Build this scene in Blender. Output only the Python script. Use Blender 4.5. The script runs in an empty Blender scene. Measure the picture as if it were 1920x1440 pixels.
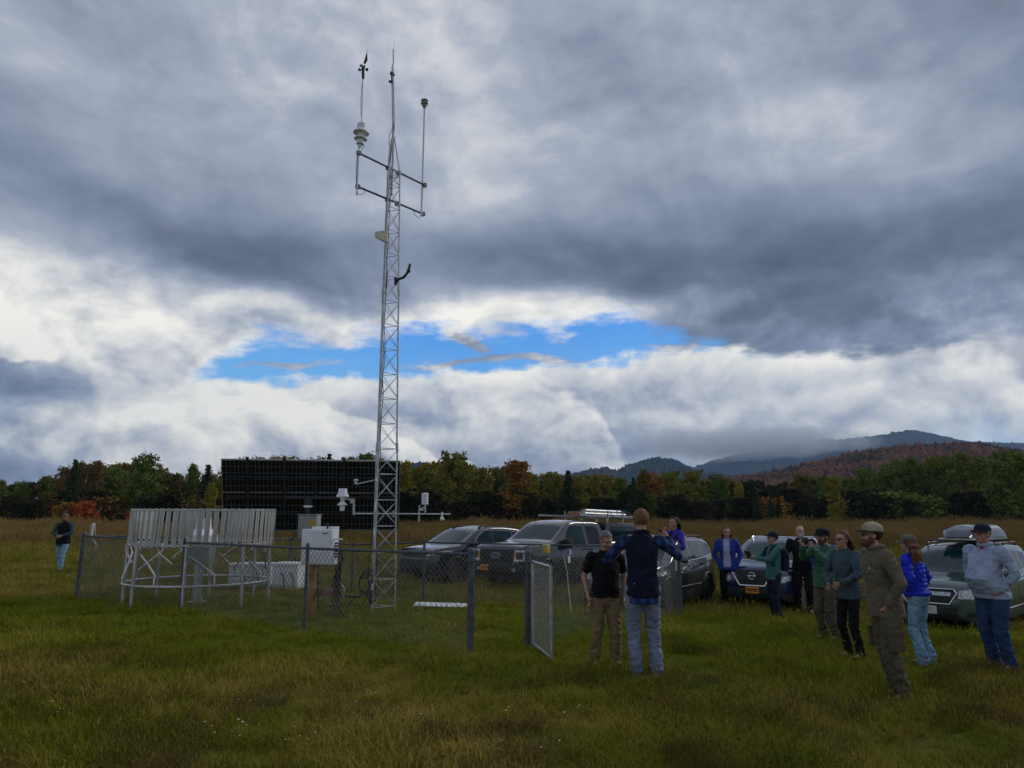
import bpy, bmesh, math, random, os
from mathutils import Vector, Matrix, Quaternion, noise as mnoise
from mathutils.bvhtree import BVHTree
R = math.radians
scene = bpy.context.scene
C = scene.collection
# ---------------------------------------------------------------- camera
F = 1420.0
PITCH = R(9.8)
EYE = 1.75
cam_d = bpy.data.cameras.new('camera')
cam_d.sensor_width = 36.0
cam_d.lens = F / 1920 * 36
cam_d.clip_start = 0.1
cam_d.clip_end = 30000
cam = bpy.data.objects.new('camera', cam_d)
C.objects.link(cam)
cam.location = (0, 0, EYE)
cam.rotation_euler = (R(90) + PITCH, 0, 0)
scene.camera = cam
scene.view_settings.view_transform = 'Standard'
scene.view_settings.look = 'None'
scene.view_settings.exposure = 0.30
scene.view_settings.gamma = 1.0
scene.view_settings.use_curve_mapping = False
cy = scene.cycles
cy.max_bounces = 6; cy.diffuse_bounces = 2; cy.glossy_bounces = 3; cy.transmission_bounces = 6
cy.transparent_max_bounces = 8; cy.volume_bounces = 2
cy.sample_clamp_indirect = 4.0

FW = Vector((0, math.cos(PITCH), math.sin(PITCH)))
UP = Vector((0, -math.sin(PITCH), math.cos(PITCH)))
def ray(X, Y):
    return (FW * F + Vector((1, 0, 0)) * (X - 960) + UP * (720 - Y)).normalized()
def at(X, Y, D):
    """World point seen at photo pixel X, Y whose world y is D."""
    d = ray(X, Y)
    t = D / d.y
    return Vector((d.x * t, D, EYE + d.z * t))

# ---------------------------------------------------------------- node helper
class S:
    """A node socket with arithmetic."""
    def __init__(s, nt, sock): s.nt = nt; s.k = sock
    def _m(s, op, *a, clamp=False):
        n = s.nt.nodes.new('ShaderNodeMath'); n.operation = op; n.use_clamp = clamp
        for i, v in enumerate((s,) + a):
            if isinstance(v, S): s.nt.links.new(v.k, n.inputs[i])
            else: n.inputs[i].default_value = v
        return S(s.nt, n.outputs[0])
    def __add__(s, o): return s._m('ADD', o)
    __radd__ = __add__
    def __mul__(s, o): return s._m('MULTIPLY', o)
    __rmul__ = __mul__
    def __sub__(s, o): return s._m('SUBTRACT', o)
    def __rsub__(s, o): return (s * -1.0) + o
    def __truediv__(s, o): return s._m('DIVIDE', o)
    def clamp(s): return s._m('ADD', 0.0, clamp=True)
    def max(s, o): return s._m('MAXIMUM', o)
    def min(s, o): return s._m('MINIMUM', o)
    def pow(s, o): return s._m('POWER', o)
    def exp(s): return s._m('EXPONENT')
    def abs(s): return s._m('ABSOLUTE')
    def smooth(s, lo, hi):
        n = s.nt.nodes.new('ShaderNodeMapRange'); n.interpolation_type = 'SMOOTHSTEP'
        s.nt.links.new(s.k, n.inputs[0]); n.inputs[1].default_value = lo; n.inputs[2].default_value = hi
        return S(s.nt, n.outputs[0])
def vec(nt, x, y, z):
    n = nt.nodes.new('ShaderNodeCombineXYZ')
    for i, v in enumerate((x, y, z)):
        if isinstance(v, S): nt.links.new(v.k, n.inputs[i])
        else: n.inputs[i].default_value = v
    return S(nt, n.outputs[0])
def noise_tex(nt, v, scale, detail=4, rough=0.55, dist=0.0, color=False, dim='3D'):
    n = nt.nodes.new('ShaderNodeTexNoise'); n.noise_dimensions = dim
    if v is not None: nt.links.new(v.k, n.inputs['Vector'])
    n.inputs['Scale'].default_value = scale; n.inputs['Detail'].default_value = detail
    n.inputs['Roughness'].default_value = rough; n.inputs['Distortion'].default_value = dist
    return S(nt, n.outputs[1 if color else 0])
def ramp(nt, f, stops, interp='LINEAR'):
    n = nt.nodes.new('ShaderNodeValToRGB'); cr = n.color_ramp; cr.interpolation = interp
    while len(cr.elements) < len(stops): cr.elements.new(0.5)
    for e, (p, c) in zip(cr.elements, stops):
        e.position = p; e.color = tuple(c) + (1,) if len(c) == 3 else c
    nt.links.new(f.k, n.inputs[0])
    return S(nt, n.outputs[0])
def mixc(nt, f, a, b, blend='MIX'):
    n = nt.nodes.new('ShaderNodeMix'); n.data_type = 'RGBA'; n.blend_type = blend
    if isinstance(f, S): nt.links.new(f.k, n.inputs[0])
    else: n.inputs[0].default_value = f
    for i, v in ((6, a), (7, b)):
        if isinstance(v, S): nt.links.new(v.k, n.inputs[i])
        else: n.inputs[i].default_value = tuple(v) + (1,)
    return S(nt, n.outputs[2])
def srgb(r, g, b):
    f = lambda c: (c / 255 / 12.92) if c <= 10 else ((c / 255 + 0.055) / 1.055) ** 2.4
    return (f(r), f(g), f(b))

# ---------------------------------------------------------------- world: sky with cloud layers
SUN_EL, SUN_AZ = R(33), R(62)          # azimuth clockwise from the view direction (+Y)
world = bpy.data.worlds.new('World'); scene.world = world
world.use_nodes = True
def build_world():
    nt = world.node_tree; nt.nodes.clear()
    out = nt.nodes.new('ShaderNodeOutputWorld'); bg = nt.nodes.new('ShaderNodeBackground')
    nt.links.new(bg.outputs[0], out.inputs[0])
    sky = nt.nodes.new('ShaderNodeTexSky'); sky.sky_type = 'NISHITA'; sky.sun_disc = False
    sky.sun_elevation = SUN_EL; sky.sun_rotation = SUN_AZ
    sky.air_density = 1.0; sky.dust_density = 0.4; sky.ozone_density = 2.5
    tc = nt.nodes.new('ShaderNodeTexCoord')
    sep = nt.nodes.new('ShaderNodeSeparateXYZ'); nt.links.new(tc.outputs['Generated'], sep.inputs[0])
    x, y, z = (S(nt, sep.outputs[i]) for i in range(3))
    A = x._m('ARCTAN2', y)                      # azimuth, 0 ahead
    E = z._m('ARCSINE')
    def ae(X, Y):
        d = ray(X, Y); return math.atan2(d.x, d.y), math.asin(d.z)
    # cloud plane coordinates for the high deck, sphere coordinates for the low clouds
    zz = z.max(0.0) + 0.16
    px_, py_ = x / zz, y / zz
    wl = noise_tex(nt, vec(nt, A, E * 1.6, 0.0), 3.2, 2, 0.55, color=True, dim='2D')
    ws = nt.nodes.new('ShaderNodeSeparateXYZ'); nt.links.new(wl.k, ws.inputs[0])
    wx, wy = S(nt, ws.outputs[0]) - 0.5, S(nt, ws.outputs[1]) - 0.5
    Aw, Ew = A + wx * 0.16, E + wy * 0.10
    def blob(X, Y, rx, ry, rot=0.0, sharp=1.0, warp=True):
        a0, e0 = ae(X, Y)
        u, v = (Aw if warp else A) - a0, (Ew if warp else E) - e0
        c, s_ = math.cos(R(rot)), math.sin(R(rot))
        uu = (u * c + v * s_) * (1 / (rx / F)); vv = (v * c - u * s_) * (1 / (ry / F))
        return ((uu * uu + vv * vv).pow(sharp) * -1.0).exp()
    def fb(v, sc, det, ro, di, off):
        """noise and its upward relief"""
        n1 = noise_tex(nt, v, sc, det, ro, di, dim='2D')
        v2 = nt.nodes.new('ShaderNodeVectorMath'); v2.operation = 'ADD'
        nt.links.new(v.k, v2.inputs[0]); v2.inputs[1].default_value = off
        n2 = noise_tex(nt, S(nt, v2.outputs[0]), sc, max(det - 2, 2), ro, di, dim='2D')
        return n1, n1 - n2
    vA = vec(nt, A + wx * 0.10, (E + wy * 0.07) * 1.45 + 0.3, 0.0)
    n1, r1 = fb(vA, 4.6, 8, 0.58, 0.0, (0.010, 0.035, 0.0))
    vP = vec(nt, px_ * 0.9, py_ * 0.55, 1.7)
    n2, r2 = fb(vP, 0.68, 5, 0.48, 0.15, (0.05, -0.09, 0.0))
    n3 = noise_tex(nt, vec(nt, A, E * 3.2, 4.0), 11.0, 5, 0.62, dim='2D')
    # --- brightness of the high deck (0 = dark cloud base, 1 = sunlit white)
    low = E.smooth(0.36, 0.20)                  # 1 in the low bright zone
    b = 0.475 + low * 0.10
    b = b + (n2 - 0.5) * (0.72 - low * 0.45) + r2 * 0.7
    b = b + (n1 - 0.5) * (low * 0.30 + 0.22) + r1 * (low * 0.9 + 0.35) + (n3 - 0.5) * (low * 0.16 + 0.09)
    B = [ # X, Y, rx, ry, rot, amount, sharp
        (60, 620, 430, 105, -8, 0.30, 1.2), (-150, 800, 500, 120, 0, 0.1, 1),
        (560, 600, 260, 40, 4, 0.22, 1), (1060, 580, 330, 36, 2, 0.42, 1.2), (300, 680, 220, 50, 0, 0.08, 1),
        (640, 470, 330, 60, 0, -0.14, 1), (330, 430, 380, 60, -14, -0.28, 1), (500, 520, 200, 40, -10, -0.12, 1),
        (1430, 535, 480, 105, 4, -0.27, 1.1), (1800, 500, 460, 100, 0, -0.22, 1.2), (1050, 470, 330, 50, 4, -0.16, 1),
        (250, 150, 500, 120, -10, 0.02, 1), (1300, 240, 330, 110, 0, 0.12, 1), (640, 170, 300, 120, 20, 0.06, 1),
        (1750, 90, 400, 110, 0, -0.16, 1), (100, 330, 240, 60, 0, 0.06, 1), (830, 380, 300, 70, 0, 0.06, 1),
        (1640, 260, 200, 60, -20, 0.14, 1), (200, 20, 700, 70, 0, -0.06, 1),
    ]
    for (X, Y, rx, ry, rot, am, sh) in B:
        b = b + blob(X, Y, rx, ry, rot, sh) * am
    # --- low layers, each bounded by an outline over azimuth with fluffy edges
    A0, A1 = -1.1, 1.1
    def prof(P_):
        n = nt.nodes.new('ShaderNodeFloatCurve'); cv = n.mapping.curves[0]
        q = sorted(((ae(X, Y)[0] - A0) / (A1 - A0), ae(X, Y)[1]) for X, Y in P_)
        for p in q[2:]: cv.points.new(min(max(p[0], 0), 1), p[1])
        for p, c in zip(q, cv.points): c.location = (min(max(p[0], 0), 1), p[1])
        n.mapping.use_clip = False; n.mapping.update()
        nt.links.new(((A - A0) * (1 / (A1 - A0))).clamp().k, n.inputs['Value']); return S(nt, n.outputs[0])
    def billow(sc, off, det=3):
        n = noise_tex(nt, vec(nt, A + off + wx * 0.06, E * 1.25 + wy * 0.06, 0.0), sc, det, 0.5, dim='2D')
        return ((n - 0.5) * 2.0).abs()
    bl1 = billow(8.0, 0.0); bl2 = billow(15.0, 3.0, 4)
    edge = (n3 - 0.5) * 0.080 + (n1 - 0.5) * 0.040 + (0.3 - bl2) * 0.014
    puffy = (0.35 - bl1) * 0.045 + (0.35 - bl2) * 0.022 + (n3 - 0.5) * 0.012
    deckb = prof([(-900, 1000), (100, 980), (300, 820), (370, 722), (410, 694), (450, 672), (500, 658), (600, 650), (700, 638), (800, 617), (950, 621), (1180, 613), (1260, 636), (1345, 656), (1420, 690), (1600, 730), (2800, 850)])
    dk = E + edge - deckb                                  # > 0 inside the deck
    deck = dk.smooth(-0.012, 0.024)
    b = b + dk.smooth(0.045, 0.0) * 0.26 * A.smooth(0.24, 0.14)
    l1t = prof([(-900, 1000), (100, 900), (360, 724), (500, 712), (700, 702), (850, 696), (1000, 690), (1180, 668), (1330, 652), (1500, 664), (1650, 655), (1800, 640), (2000, 630), (2800, 640)])
    d1 = l1t - E + edge * 0.42 + (0.3 - bl2) * 0.012
    m1 = d1.smooth(-0.004, 0.012) * (1.0 - A.smooth(0.42, 0.62) * 0.55) * A.smooth(-0.48, -0.36)
    l2t = prof([(-900, 700), (-100, 690), (40, 668), (120, 676), (200, 716), (320, 742), (430, 745), (520, 762), (620, 778), (700, 800), (770, 850), (860, 880), (1100, 960), (2800, 1000)])
    d2 = l2t - E + puffy
    m2 = d2.smooth(0.0, 0.006)
    l3t = prof([(-900, 1000), (690, 900), (730, 770), (800, 724), (900, 704), (1000, 712), (1080, 744), (1130, 790), (1160, 850), (1220, 900), (2800, 1000)])
    d3 = l3t - E + puffy * 0.9
    m3 = d3.smooth(-0.002, 0.014) * d3.smooth(0.16, 0.05)
    l4t = prof([(-900, 1000), (1300, 760), (1500, 730), (1600, 706), (1700, 686), (1800, 668), (1880, 676), (1940, 720), (2100, 760), (2800, 1000)])
    d4 = l4t - E + puffy * 0.8
    m4 = d4.smooth(-0.004, 0.022) * d4.smooth(0.14, 0.05) * A.smooth(0.36, 0.48)
    rel = r1 * 1.7 + (n3 - 0.5) * 0.34 + (n1 - 0.5) * 0.40 + (0.3 - bl1) * 0.36 + (0.3 - bl2) * 0.22
    lower = E.smooth(0.14, 0.05) * 0.05                   # the sheet greys towards the horizon
    b1 = 0.70 + d1.smooth(0.05, 0.0) * 0.24 + rel * 0.55 - lower - blob(950, 850, 520, 46, 0, 1) * 0.08 - blob(1400, 820, 380, 60, 0, 1) * 0.10
    b2 = 0.71 + d2.smooth(0.055, 0.0) * 0.15 + rel * 0.75 - lower - blob(70, 705, 170, 34, -12, 1.2) * 0.30 + blob(520, 800, 230, 30, -6, 1) * 0.14 + blob(330, 840, 220, 34, -4, 1) * 0.12 - blob(660, 846, 130, 26, 0, 1) * 0.22 - blob(40, 860, 160, 30, 0, 1) * 0.08
    b3 = 0.71 + d3.smooth(0.05, 0.0) * 0.10 + rel * 0.7 - lower + blob(1060, 750, 80, 40, -30, 1) * 0.12
    b4 = 0.70 + d4.smooth(0.06, 0.0) * 0.22 + rel * 0.7 + blob(1800, 690, 160, 30, 0, 1) * 0.1 - lower
    low_b = b1
    COOL = [(0.0, srgb(74, 79, 88)), (0.22, srgb(98, 104, 117)), (0.42, srgb(124, 132, 149)),
            (0.60, srgb(158, 164, 177)), (0.76, srgb(203, 204, 204)), (0.92, srgb(238, 235, 226)), (1.0, srgb(252, 248, 236))]
    dcol = ramp(nt, b.clamp(), COOL)
    blue = mixc(nt, (E + (n1 - 0.5) * 0.06).smooth(0.12, 0.27), srgb(118, 192, 248), srgb(58, 148, 238))
    # the air itself comes from the Sky Texture, tinted with the blue seen through the gap
    sc_ = mixc(nt, 1.0, S(nt, sky.outputs[0]), (0.075, 0.075, 0.075), 'MULTIPLY')
    blue = mixc(nt, 0.15, blue, sc_)
    veil = blob(890, 642, 60, 13, -28, 1.2) * 0.8 + blob(920, 683, 190, 7, 3, 1) * 0.6 + blob(520, 700, 90, 9, 4, 1) * 0.8 + blob(1290, 640, 70, 14, 0, 1) * 0.6 + (n3 - 0.5) * 1.5 + (n1 - 0.5) * 1.0 - 0.02
    vcol = ramp(nt, (0.58 + (E - 0.20) * -4.0 + (n3 - 0.5) * 0.8).clamp(), COOL)
    col = mixc(nt, veil.smooth(0.10, 0.62), blue, vcol)
    col = mixc(nt, deck, col, dcol)
    for m_, b_ in ((m1, b1), (m4 , b4), (m3, b3), (m2, b2)):
        col = mixc(nt, m_, col, ramp(nt, b_.clamp(), COOL))
    # dim lower half, below the horizon
    col = mixc(nt, E.smooth(-0.03, -0.10), col, srgb(60, 64, 60))
    nt.links.new(col.k, bg.inputs[0])
    bg.inputs[1].default_value = 1.0
build_world()
world.cycles.sampling_method = 'MANUAL'; world.cycles.sample_map_resolution = 512

sun_d = bpy.data.lights.new('sun', 'SUN'); sun_d.energy = 1.1; sun_d.angle = R(16); sun_d.color = (1.0, 0.93, 0.84)
sun = bpy.data.objects.new('sun', sun_d); C.objects.link(sun)
sd = Vector((math.sin(SUN_AZ) * math.cos(SUN_EL), math.cos(SUN_AZ) * math.cos(SUN_EL), math.sin(SUN_EL)))
sun.rotation_euler = (-sd).to_track_quat('-Z', 'Y').to_euler()
# ---------------------------------------------------------------- mesh helpers
def link(name, me, mats=None, parent=None, smooth=True):
    if mats is not None:
        for m in (mats if isinstance(mats, (list, tuple)) else [mats]): me.materials.append(m)
    if smooth and len(me.polygons): me.polygons.foreach_set('use_smooth', [True] * len(me.polygons))
    o = bpy.data.objects.new(name, me); C.objects.link(o)
    if parent is not None: o.parent = parent
    return o
def mesh_obj(name, verts, faces, mats=None, parent=None, smooth=False):
    me = bpy.data.meshes.new(name); me.from_pydata(verts, [], faces); me.update()
    return link(name, me, mats, parent, smooth)
def tag(o, label=None, cat=None, group=None, kind=None):
    if label: o['label'] = label
    if cat: o['category'] = cat
    if group: o['group'] = group
    if kind: o['kind'] = kind
    return o
def empty(name, loc, rz=0.0, label=None, cat=None, group=None):
    o = bpy.data.objects.new(name, None); C.objects.link(o); o.location = loc; o.rotation_euler = (0, 0, rz)
    o.empty_display_size = 0.2
    return tag(o, label, cat, group)
class MB:
    """Collects shapes into one mesh."""
    def __init__(s): s.v = []; s.f = []; s.m = []
    def add(s, v, f, mi=0):
        n = len(s.v); s.v += [tuple(p) for p in v]; s.f += [tuple(i + n for i in q) for q in f]; s.m += [mi] * len(f); return s
    def box(s, c, d, M=None, mi=0, bev=0.0):
        """box centred at c with full sizes d, optional rotation M, chamfered edges"""
        hx, hy, hz = d[0] / 2, d[1] / 2, d[2] / 2
        b = min(bev, hx * .9, hy * .9, hz * .9)
        if b <= 0:
            v = [Vector((x, y, z)) for x in (-hx, hx) for y in (-hy, hy) for z in (-hz, hz)]
            f = [(0, 1, 3, 2), (4, 6, 7, 5), (0, 4, 5, 1), (2, 3, 7, 6), (0, 2, 6, 4), (1, 5, 7, 3)]
        else:
            bm = bmesh.new(); bmesh.ops.create_cube(bm, size=1.0)
            for q in bm.verts: q.co = Vector((q.co.x * 2 * hx, q.co.y * 2 * hy, q.co.z * 2 * hz))
            bmesh.ops.bevel(bm, geom=list(bm.edges) + list(bm.verts), offset=b, segments=2, affect='EDGES', profile=0.6)
            bm.verts.index_update(); v = [q.co.copy() for q in bm.verts]; f = [[a.index for a in q.verts] for q in bm.faces]; bm.free()
        c = Vector(c)
        return s.add([(M @ p if M else p) + c for p in v], f, mi)
    def tube(s, pts, r, n=8, mi=0, caps=True, close=False):
        """round tube through points; r a number or one per point"""
        pts = [Vector(p) for p in pts]; k = len(pts)
        rs = r if isinstance(r, (list, tuple)) else [r] * k
        v = []; f = []; prev = None
        for i, p in enumerate(pts):
            if close: t = pts[(i + 1) % k] - pts[i - 1]
            else: t = pts[min(i + 1, k - 1)] - pts[max(i - 1, 0)]
            if t.length < 1e-9: t = Vector((0, 0, 1))
            t.normalize()
            if prev is None:
                a = Vector((0, 0, 1)) if abs(t.z) < 0.9 else Vector((1, 0, 0))
                u = t.cross(a).normalized()
            else:
                u = (prev - t * prev.dot(t)); u = u.normalized() if u.length > 1e-6 else t.orthogonal().normalized()
            w = t.cross(u); prev = u
            for j in range(n):
                q = 2 * math.pi * (j + 0.5) / n
                v.append(p + u * math.cos(q) * rs[i] + w * math.sin(q) * rs[i])
        for i in range(k if close else k - 1):
            for j in range(n):
                a, b = i * n, ((i + 1) % k) * n
                f.append((a + j, a + (j + 1) % n, b + (j + 1) % n, b + j))
        if caps and not close:
            f.append(tuple(range(n - 1, -1, -1))); f.append(tuple((k - 1) * n + j for j in range(n)))
        return s.add(v, f, mi)
    def lathe(s, prof, c=(0, 0, 0), n=24, M=None, mi=0):
        """surface of revolution about z of (r, z) pairs"""
        v = []; f = []; c = Vector(c)
        for (r, z) in prof:
            for j in range(n):
                q = 2 * math.pi * j / n; p = Vector((r * math.cos(q), r * math.sin(q), z)); v.append((M @ p if M else p) + c)
        for i in range(len(prof) - 1):
            for j in range(n):
                f.append((i * n + j, i * n + (j + 1) % n, (i + 1) * n + (j + 1) % n, (i + 1) * n + j))
        if prof[0][0] > 1e-6: f.append(tuple(range(n - 1, -1, -1)))
        if prof[-1][0] > 1e-6: f.append(tuple((len(prof) - 1) * n + j for j in range(n)))
        return s.add(v, f, mi)
    def ball(s, c, r, M=None, n=12, mi=0):
        """ellipsoid; r a number or three radii"""
        rr = (r, r, r) if isinstance(r, (int, float)) else r; c = Vector(c); v = []; f = []
        m = max(4, n * 2 // 3)
        for i in range(m + 1):
            th = math.pi * i / m
            for j in range(n):
                q = 2 * math.pi * j / n
                p = Vector((rr[0] * math.sin(th) * math.cos(q), rr[1] * math.sin(th) * math.sin(q), rr[2] * math.cos(th)))
                v.append((M @ p if M else p) + c)
        for i in range(m):
            for j in range(n):
                f.append((i * n + j, (i + 1) * n + j, (i + 1) * n + (j + 1) % n, i * n + (j + 1) % n))
        return s.add(v, f, mi)
    def mesh(s, name='m', weld=False):
        me = bpy.data.meshes.new(name); me.from_pydata(s.v, [], s.f)
        if any(s.m): me.polygons.foreach_set('material_index', s.m)
        me.update()
        if weld:
            bm = bmesh.new(); bm.from_mesh(me); bmesh.ops.remove_doubles(bm, verts=bm.verts, dist=1e-5); bm.to_mesh(me); bm.free()
        return me
    def build(s, name, mats, parent=None, smooth=True, weld=False, auto=None):
        o = link(name, s.mesh(name, weld), mats, parent, smooth)
        if smooth: set_sharp(o.data, R(auto or 38))
        return o
def set_sharp(me, ang):
    bm = bmesh.new(); bm.from_mesh(me)
    for e in bm.edges:
        if len(e.link_faces) == 2 and e.calc_face_angle(0.0) > ang: e.smooth = False
    bm.to_mesh(me); bm.free()

# ---------------------------------------------------------------- materials
def mat(name, col, rough=0.6, metal=0.0, var=0.12, vscale=6.0, bump=0.0, bscale=40.0, coat=0.0, spec=0.5, col2=None, obj=True, trans=0.0):
    m = bpy.data.materials.new(name); m.use_nodes = True; nt = m.node_tree
    p = nt.nodes['Principled BSDF']
    tc = nt.nodes.new('ShaderNodeTexCoord'); v = S(nt, tc.outputs['Object'])
    n = noise_tex(nt, v, vscale, 4, 0.6)
    c2 = col2 if col2 else tuple(min(1, c * (1 + var) + 0.002) for c in col)
    c1 = tuple(c * (1 - var) for c in col) if not col2 else col
    c = mixc(nt, n.smooth(0.32, 0.68), c1, c2)
    nt.links.new(c.k, p.inputs['Base Color'])
    rr = n * 0.12 + (rough - 0.06)
    nt.links.new(rr.clamp().k, p.inputs['Roughness'])
    p.inputs['Metallic'].default_value = metal
    p.inputs['Coat Weight'].default_value = coat; p.inputs['Coat Roughness'].default_value = 0.03
    p.inputs['Specular IOR Level'].default_value = spec
    if bump:
        bn = nt.nodes.new('ShaderNodeBump'); bn.inputs['Strength'].default_value = bump; bn.inputs['Distance'].default_value = 0.02
        nt.links.new(noise_tex(nt, v, bscale, 4, 0.6).k, bn.inputs['Height']); nt.links.new(bn.outputs[0], p.inputs['Normal'])
    return m
MT = {}
def smoothstep(a, b, t):
    t = max(0.0, min(1.0, (t - a) / (b - a))); return t * t * (3 - 2 * t)

# ---------------------------------------------------------------- terrain
def gz(x, y):
    s1 = 0.13 * smoothstep(1.5, 3.5, x)
    s2 = 0.30 * smoothstep(13.5, 19, y + 0.35 * x) * smoothstep(-8, 0, x) + 0.12 * smoothstep(5.5, 8, x) * smoothstep(11, 14, y)
    back = 1 - smoothstep(30, 62, y)
    s3 = 0.06 * (mnoise.noise(Vector((x * 0.13, y * 0.13, 3.0)))) * smoothstep(22, 30, y)
    far = 0.25 * smoothstep(45, 140, y)
    return -(s1 + s2) * back + s3 + far
def ground_at(X, Y):
    """Where the line of sight through photo pixel X, Y meets the ground."""
    d = ray(X, Y); t = 3.0
    for _ in range(4000):
        p = Vector((0, 0, EYE)) + d * t
        if p.z < gz(p.x, p.y): break
        t += 0.02
    return Vector((p.x, p.y, gz(p.x, p.y)))
def axis(near, step, far, grow):
    a = [0.0]; s = step
    while a[-1] < far:
        a.append(a[-1] + s)
        if a[-1] > near: s *= grow
    return a
xs = axis(26, 0.3, 9000, 1.22); xs = [-v for v in xs[:0:-1]] + xs
ys = [-v for v in axis(5, 1.0, 400, 1.4)[:0:-1]] + axis(42, 0.3, 9000, 1.18)
gv = []
for yy in ys:
    for xx in xs:
        k = 1 - smoothstep(30, 50, max(abs(xx), yy))
        b = (0.022 * mnoise.noise(Vector((xx * 1.7, yy * 1.7, 0))) + 0.012 * mnoise.noise(Vector((xx * 5, yy * 5, 7)))) * k
        gv.append((xx, yy, gz(xx, yy) + b))
nx = len(xs)
gf = [(j * nx + i, j * nx + i + 1, (j + 1) * nx + i + 1, (j + 1) * nx + i) for j in range(len(ys) - 1) for i in range(nx - 1)]

FENCE_Q = [(-9.3, 16.1), (-0.45, 9.5), (3.2, 13.6), (-5.6, 19.8)]    # fence corners
def inside_fence(x, y, m=0.0):
    s = 1
    for i in range(4):
        a, b = FENCE_Q[i], FENCE_Q[(i + 1) % 4]
        cr = (b[0] - a[0]) * (y - a[1]) - (b[1] - a[1]) * (x - a[0])
        if cr / math.hypot(b[0] - a[0], b[1] - a[1]) < m: return False
    return True

def patch_fields(nt):
    """world-position patches: 0..1 fields for lush, dry and reddish growth"""
    g = nt.nodes.new('ShaderNodeNewGeometry'); P = S(nt, g.outputs['Position'])
    return P, noise_tex(nt, P, 0.42, 3, 0.6, dim='2D'), noise_tex(nt, P, 1.7, 3, 0.6, dim='2D')
def grass_material(name, green, dry, dark, bias):
    m = bpy.data.materials.new(name); m.use_nodes = True; nt = m.node_tree; p = nt.nodes['Principled BSDF']
    P, a, b = patch_fields(nt)
    at_ = nt.nodes.new('ShaderNodeAttribute'); at_.attribute_name = 'tint'; tint = S(nt, at_.outputs['Fac'])
    oi = nt.nodes.new('ShaderNodeObjectInfo'); rnd = S(nt, oi.outputs['Random'])
    sp = nt.nodes.new('ShaderNodeSeparateXYZ'); nt.links.new(P.k, sp.inputs[0])
    # the mown strip inside and right around the enclosure is greener, the rough further off browner
    yv = S(nt, sp.outputs[1]); xv = S(nt, sp.outputs[0])
    lushz = ((yv - 12.6 + xv * 0.1).abs() * -1.0).smooth(-5.5, -1.0)
    yg = ((yv - 12.2).abs() * -1.0).smooth(-4.2, -0.6)
    f = (a - 0.5) * 2.2 + (b - 0.5) * 1.0 + tint * 0.75 + rnd * 0.30 + bias - lushz * 0.50
    c = mixc(nt, f.smooth(0.15, 0.95), green, dry)
    c = mixc(nt, ((b - 0.5) * 3.0 + tint * 0.5).smooth(0.75, 1.3) * 0.6, c, dark)
    c = mixc(nt, yg * 0.45, c, mixc(nt, 1.0, c, (1.45, 1.55, 1.1), 'MULTIPLY'))
    nt.links.new(c.k, p.inputs['Base Color']); p.inputs['Roughness'].default_value = 0.85
    p.inputs['Specular IOR Level'].default_value = 0.02
    return m
GREEN, DRY, RED = (0.148, 0.160, 0.012), (0.30, 0.235, 0.050), (0.095, 0.06, 0.02)
m_ground = grass_material('meadow_ground', (0.055, 0.075, 0.010), (0.085, 0.072, 0.022), (0.05, 0.035, 0.014), 0.25)
o = mesh_obj('ground', gv, gf, m_ground, smooth=True); tag(o, kind='structure')
m_grass = grass_material('grass_blades', GREEN, DRY, RED, 0.0)
m_weed = grass_material('weed_stems', (0.18, 0.150, 0.034), (0.25, 0.165, 0.062), (0.18, 0.10, 0.040), 0.2)

def tuft(name, nb, rad, hmin, hmax, w, seed, m, lean=0.5, heads=False):
    rnd = random.Random(seed); V = []; Fc = []; T = []
    for i in range(nb):
        a = rnd.uniform(0, 6.283); r = rad * math.sqrt(rnd.random()); x, y = r * math.cos(a), r * math.sin(a)
        h = rnd.uniform(hmin, hmax); d = rnd.uniform(0, 6.283); l = h * rnd.uniform(0.15, lean); ww = w * rnd.uniform(0.7, 1.3)
        sx, sy = -math.sin(d) * ww / 2, math.cos(d) * ww / 2; n = len(V)
        turn = rnd.uniform(-.6, .6)
        for k, t in enumerate((0, .4, .75, 1.0)):
            cx = x + math.cos(d + turn * t) * l * t * t; cy_ = y + math.sin(d + turn * t) * l * t * t
            z = h * (t - 0.30 * t * t * min(1.6, l / h)) - 0.02; k_ = (1, .85, .55, .08)[k]
            V += [(cx - sx * k_, cy_ - sy * k_, z), (cx + sx * k_, cy_ + sy * k_, z)]
        Fc += [(n + 2 * k, n + 2 * k + 1, n + 2 * k + 3, n + 2 * k + 2) for k in range(3)]
        tv = rnd.random(); T += [tv] * 8
        if heads and rnd.random() < 0.5:
            n = len(V); hh = h * 0.16; q = 0.003 + w * .6
            V += [(cx - q, cy_, z - hh), (cx, cy_ - q, z - hh * .5), (cx + q, cy_, z - hh), (cx, cy_ + q, z - hh * .5), (cx, cy_, z + hh * .4)]
            Fc += [(n, n + 1, n + 4), (n + 1, n + 2, n + 4), (n + 2, n + 3, n + 4), (n + 3, n, n + 4)]
            T += [min(1, tv + .3)] * 5
    me = bpy.data.meshes.new(name); me.from_pydata(V, [], Fc)
    at_ = me.attributes.new('tint', 'FLOAT', 'POINT'); at_.data.foreach_set('value', T)
    me.materials.append(m); me.update()
    return bpy.data.objects.new(name, me)      # only used through the scatter below

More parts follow.
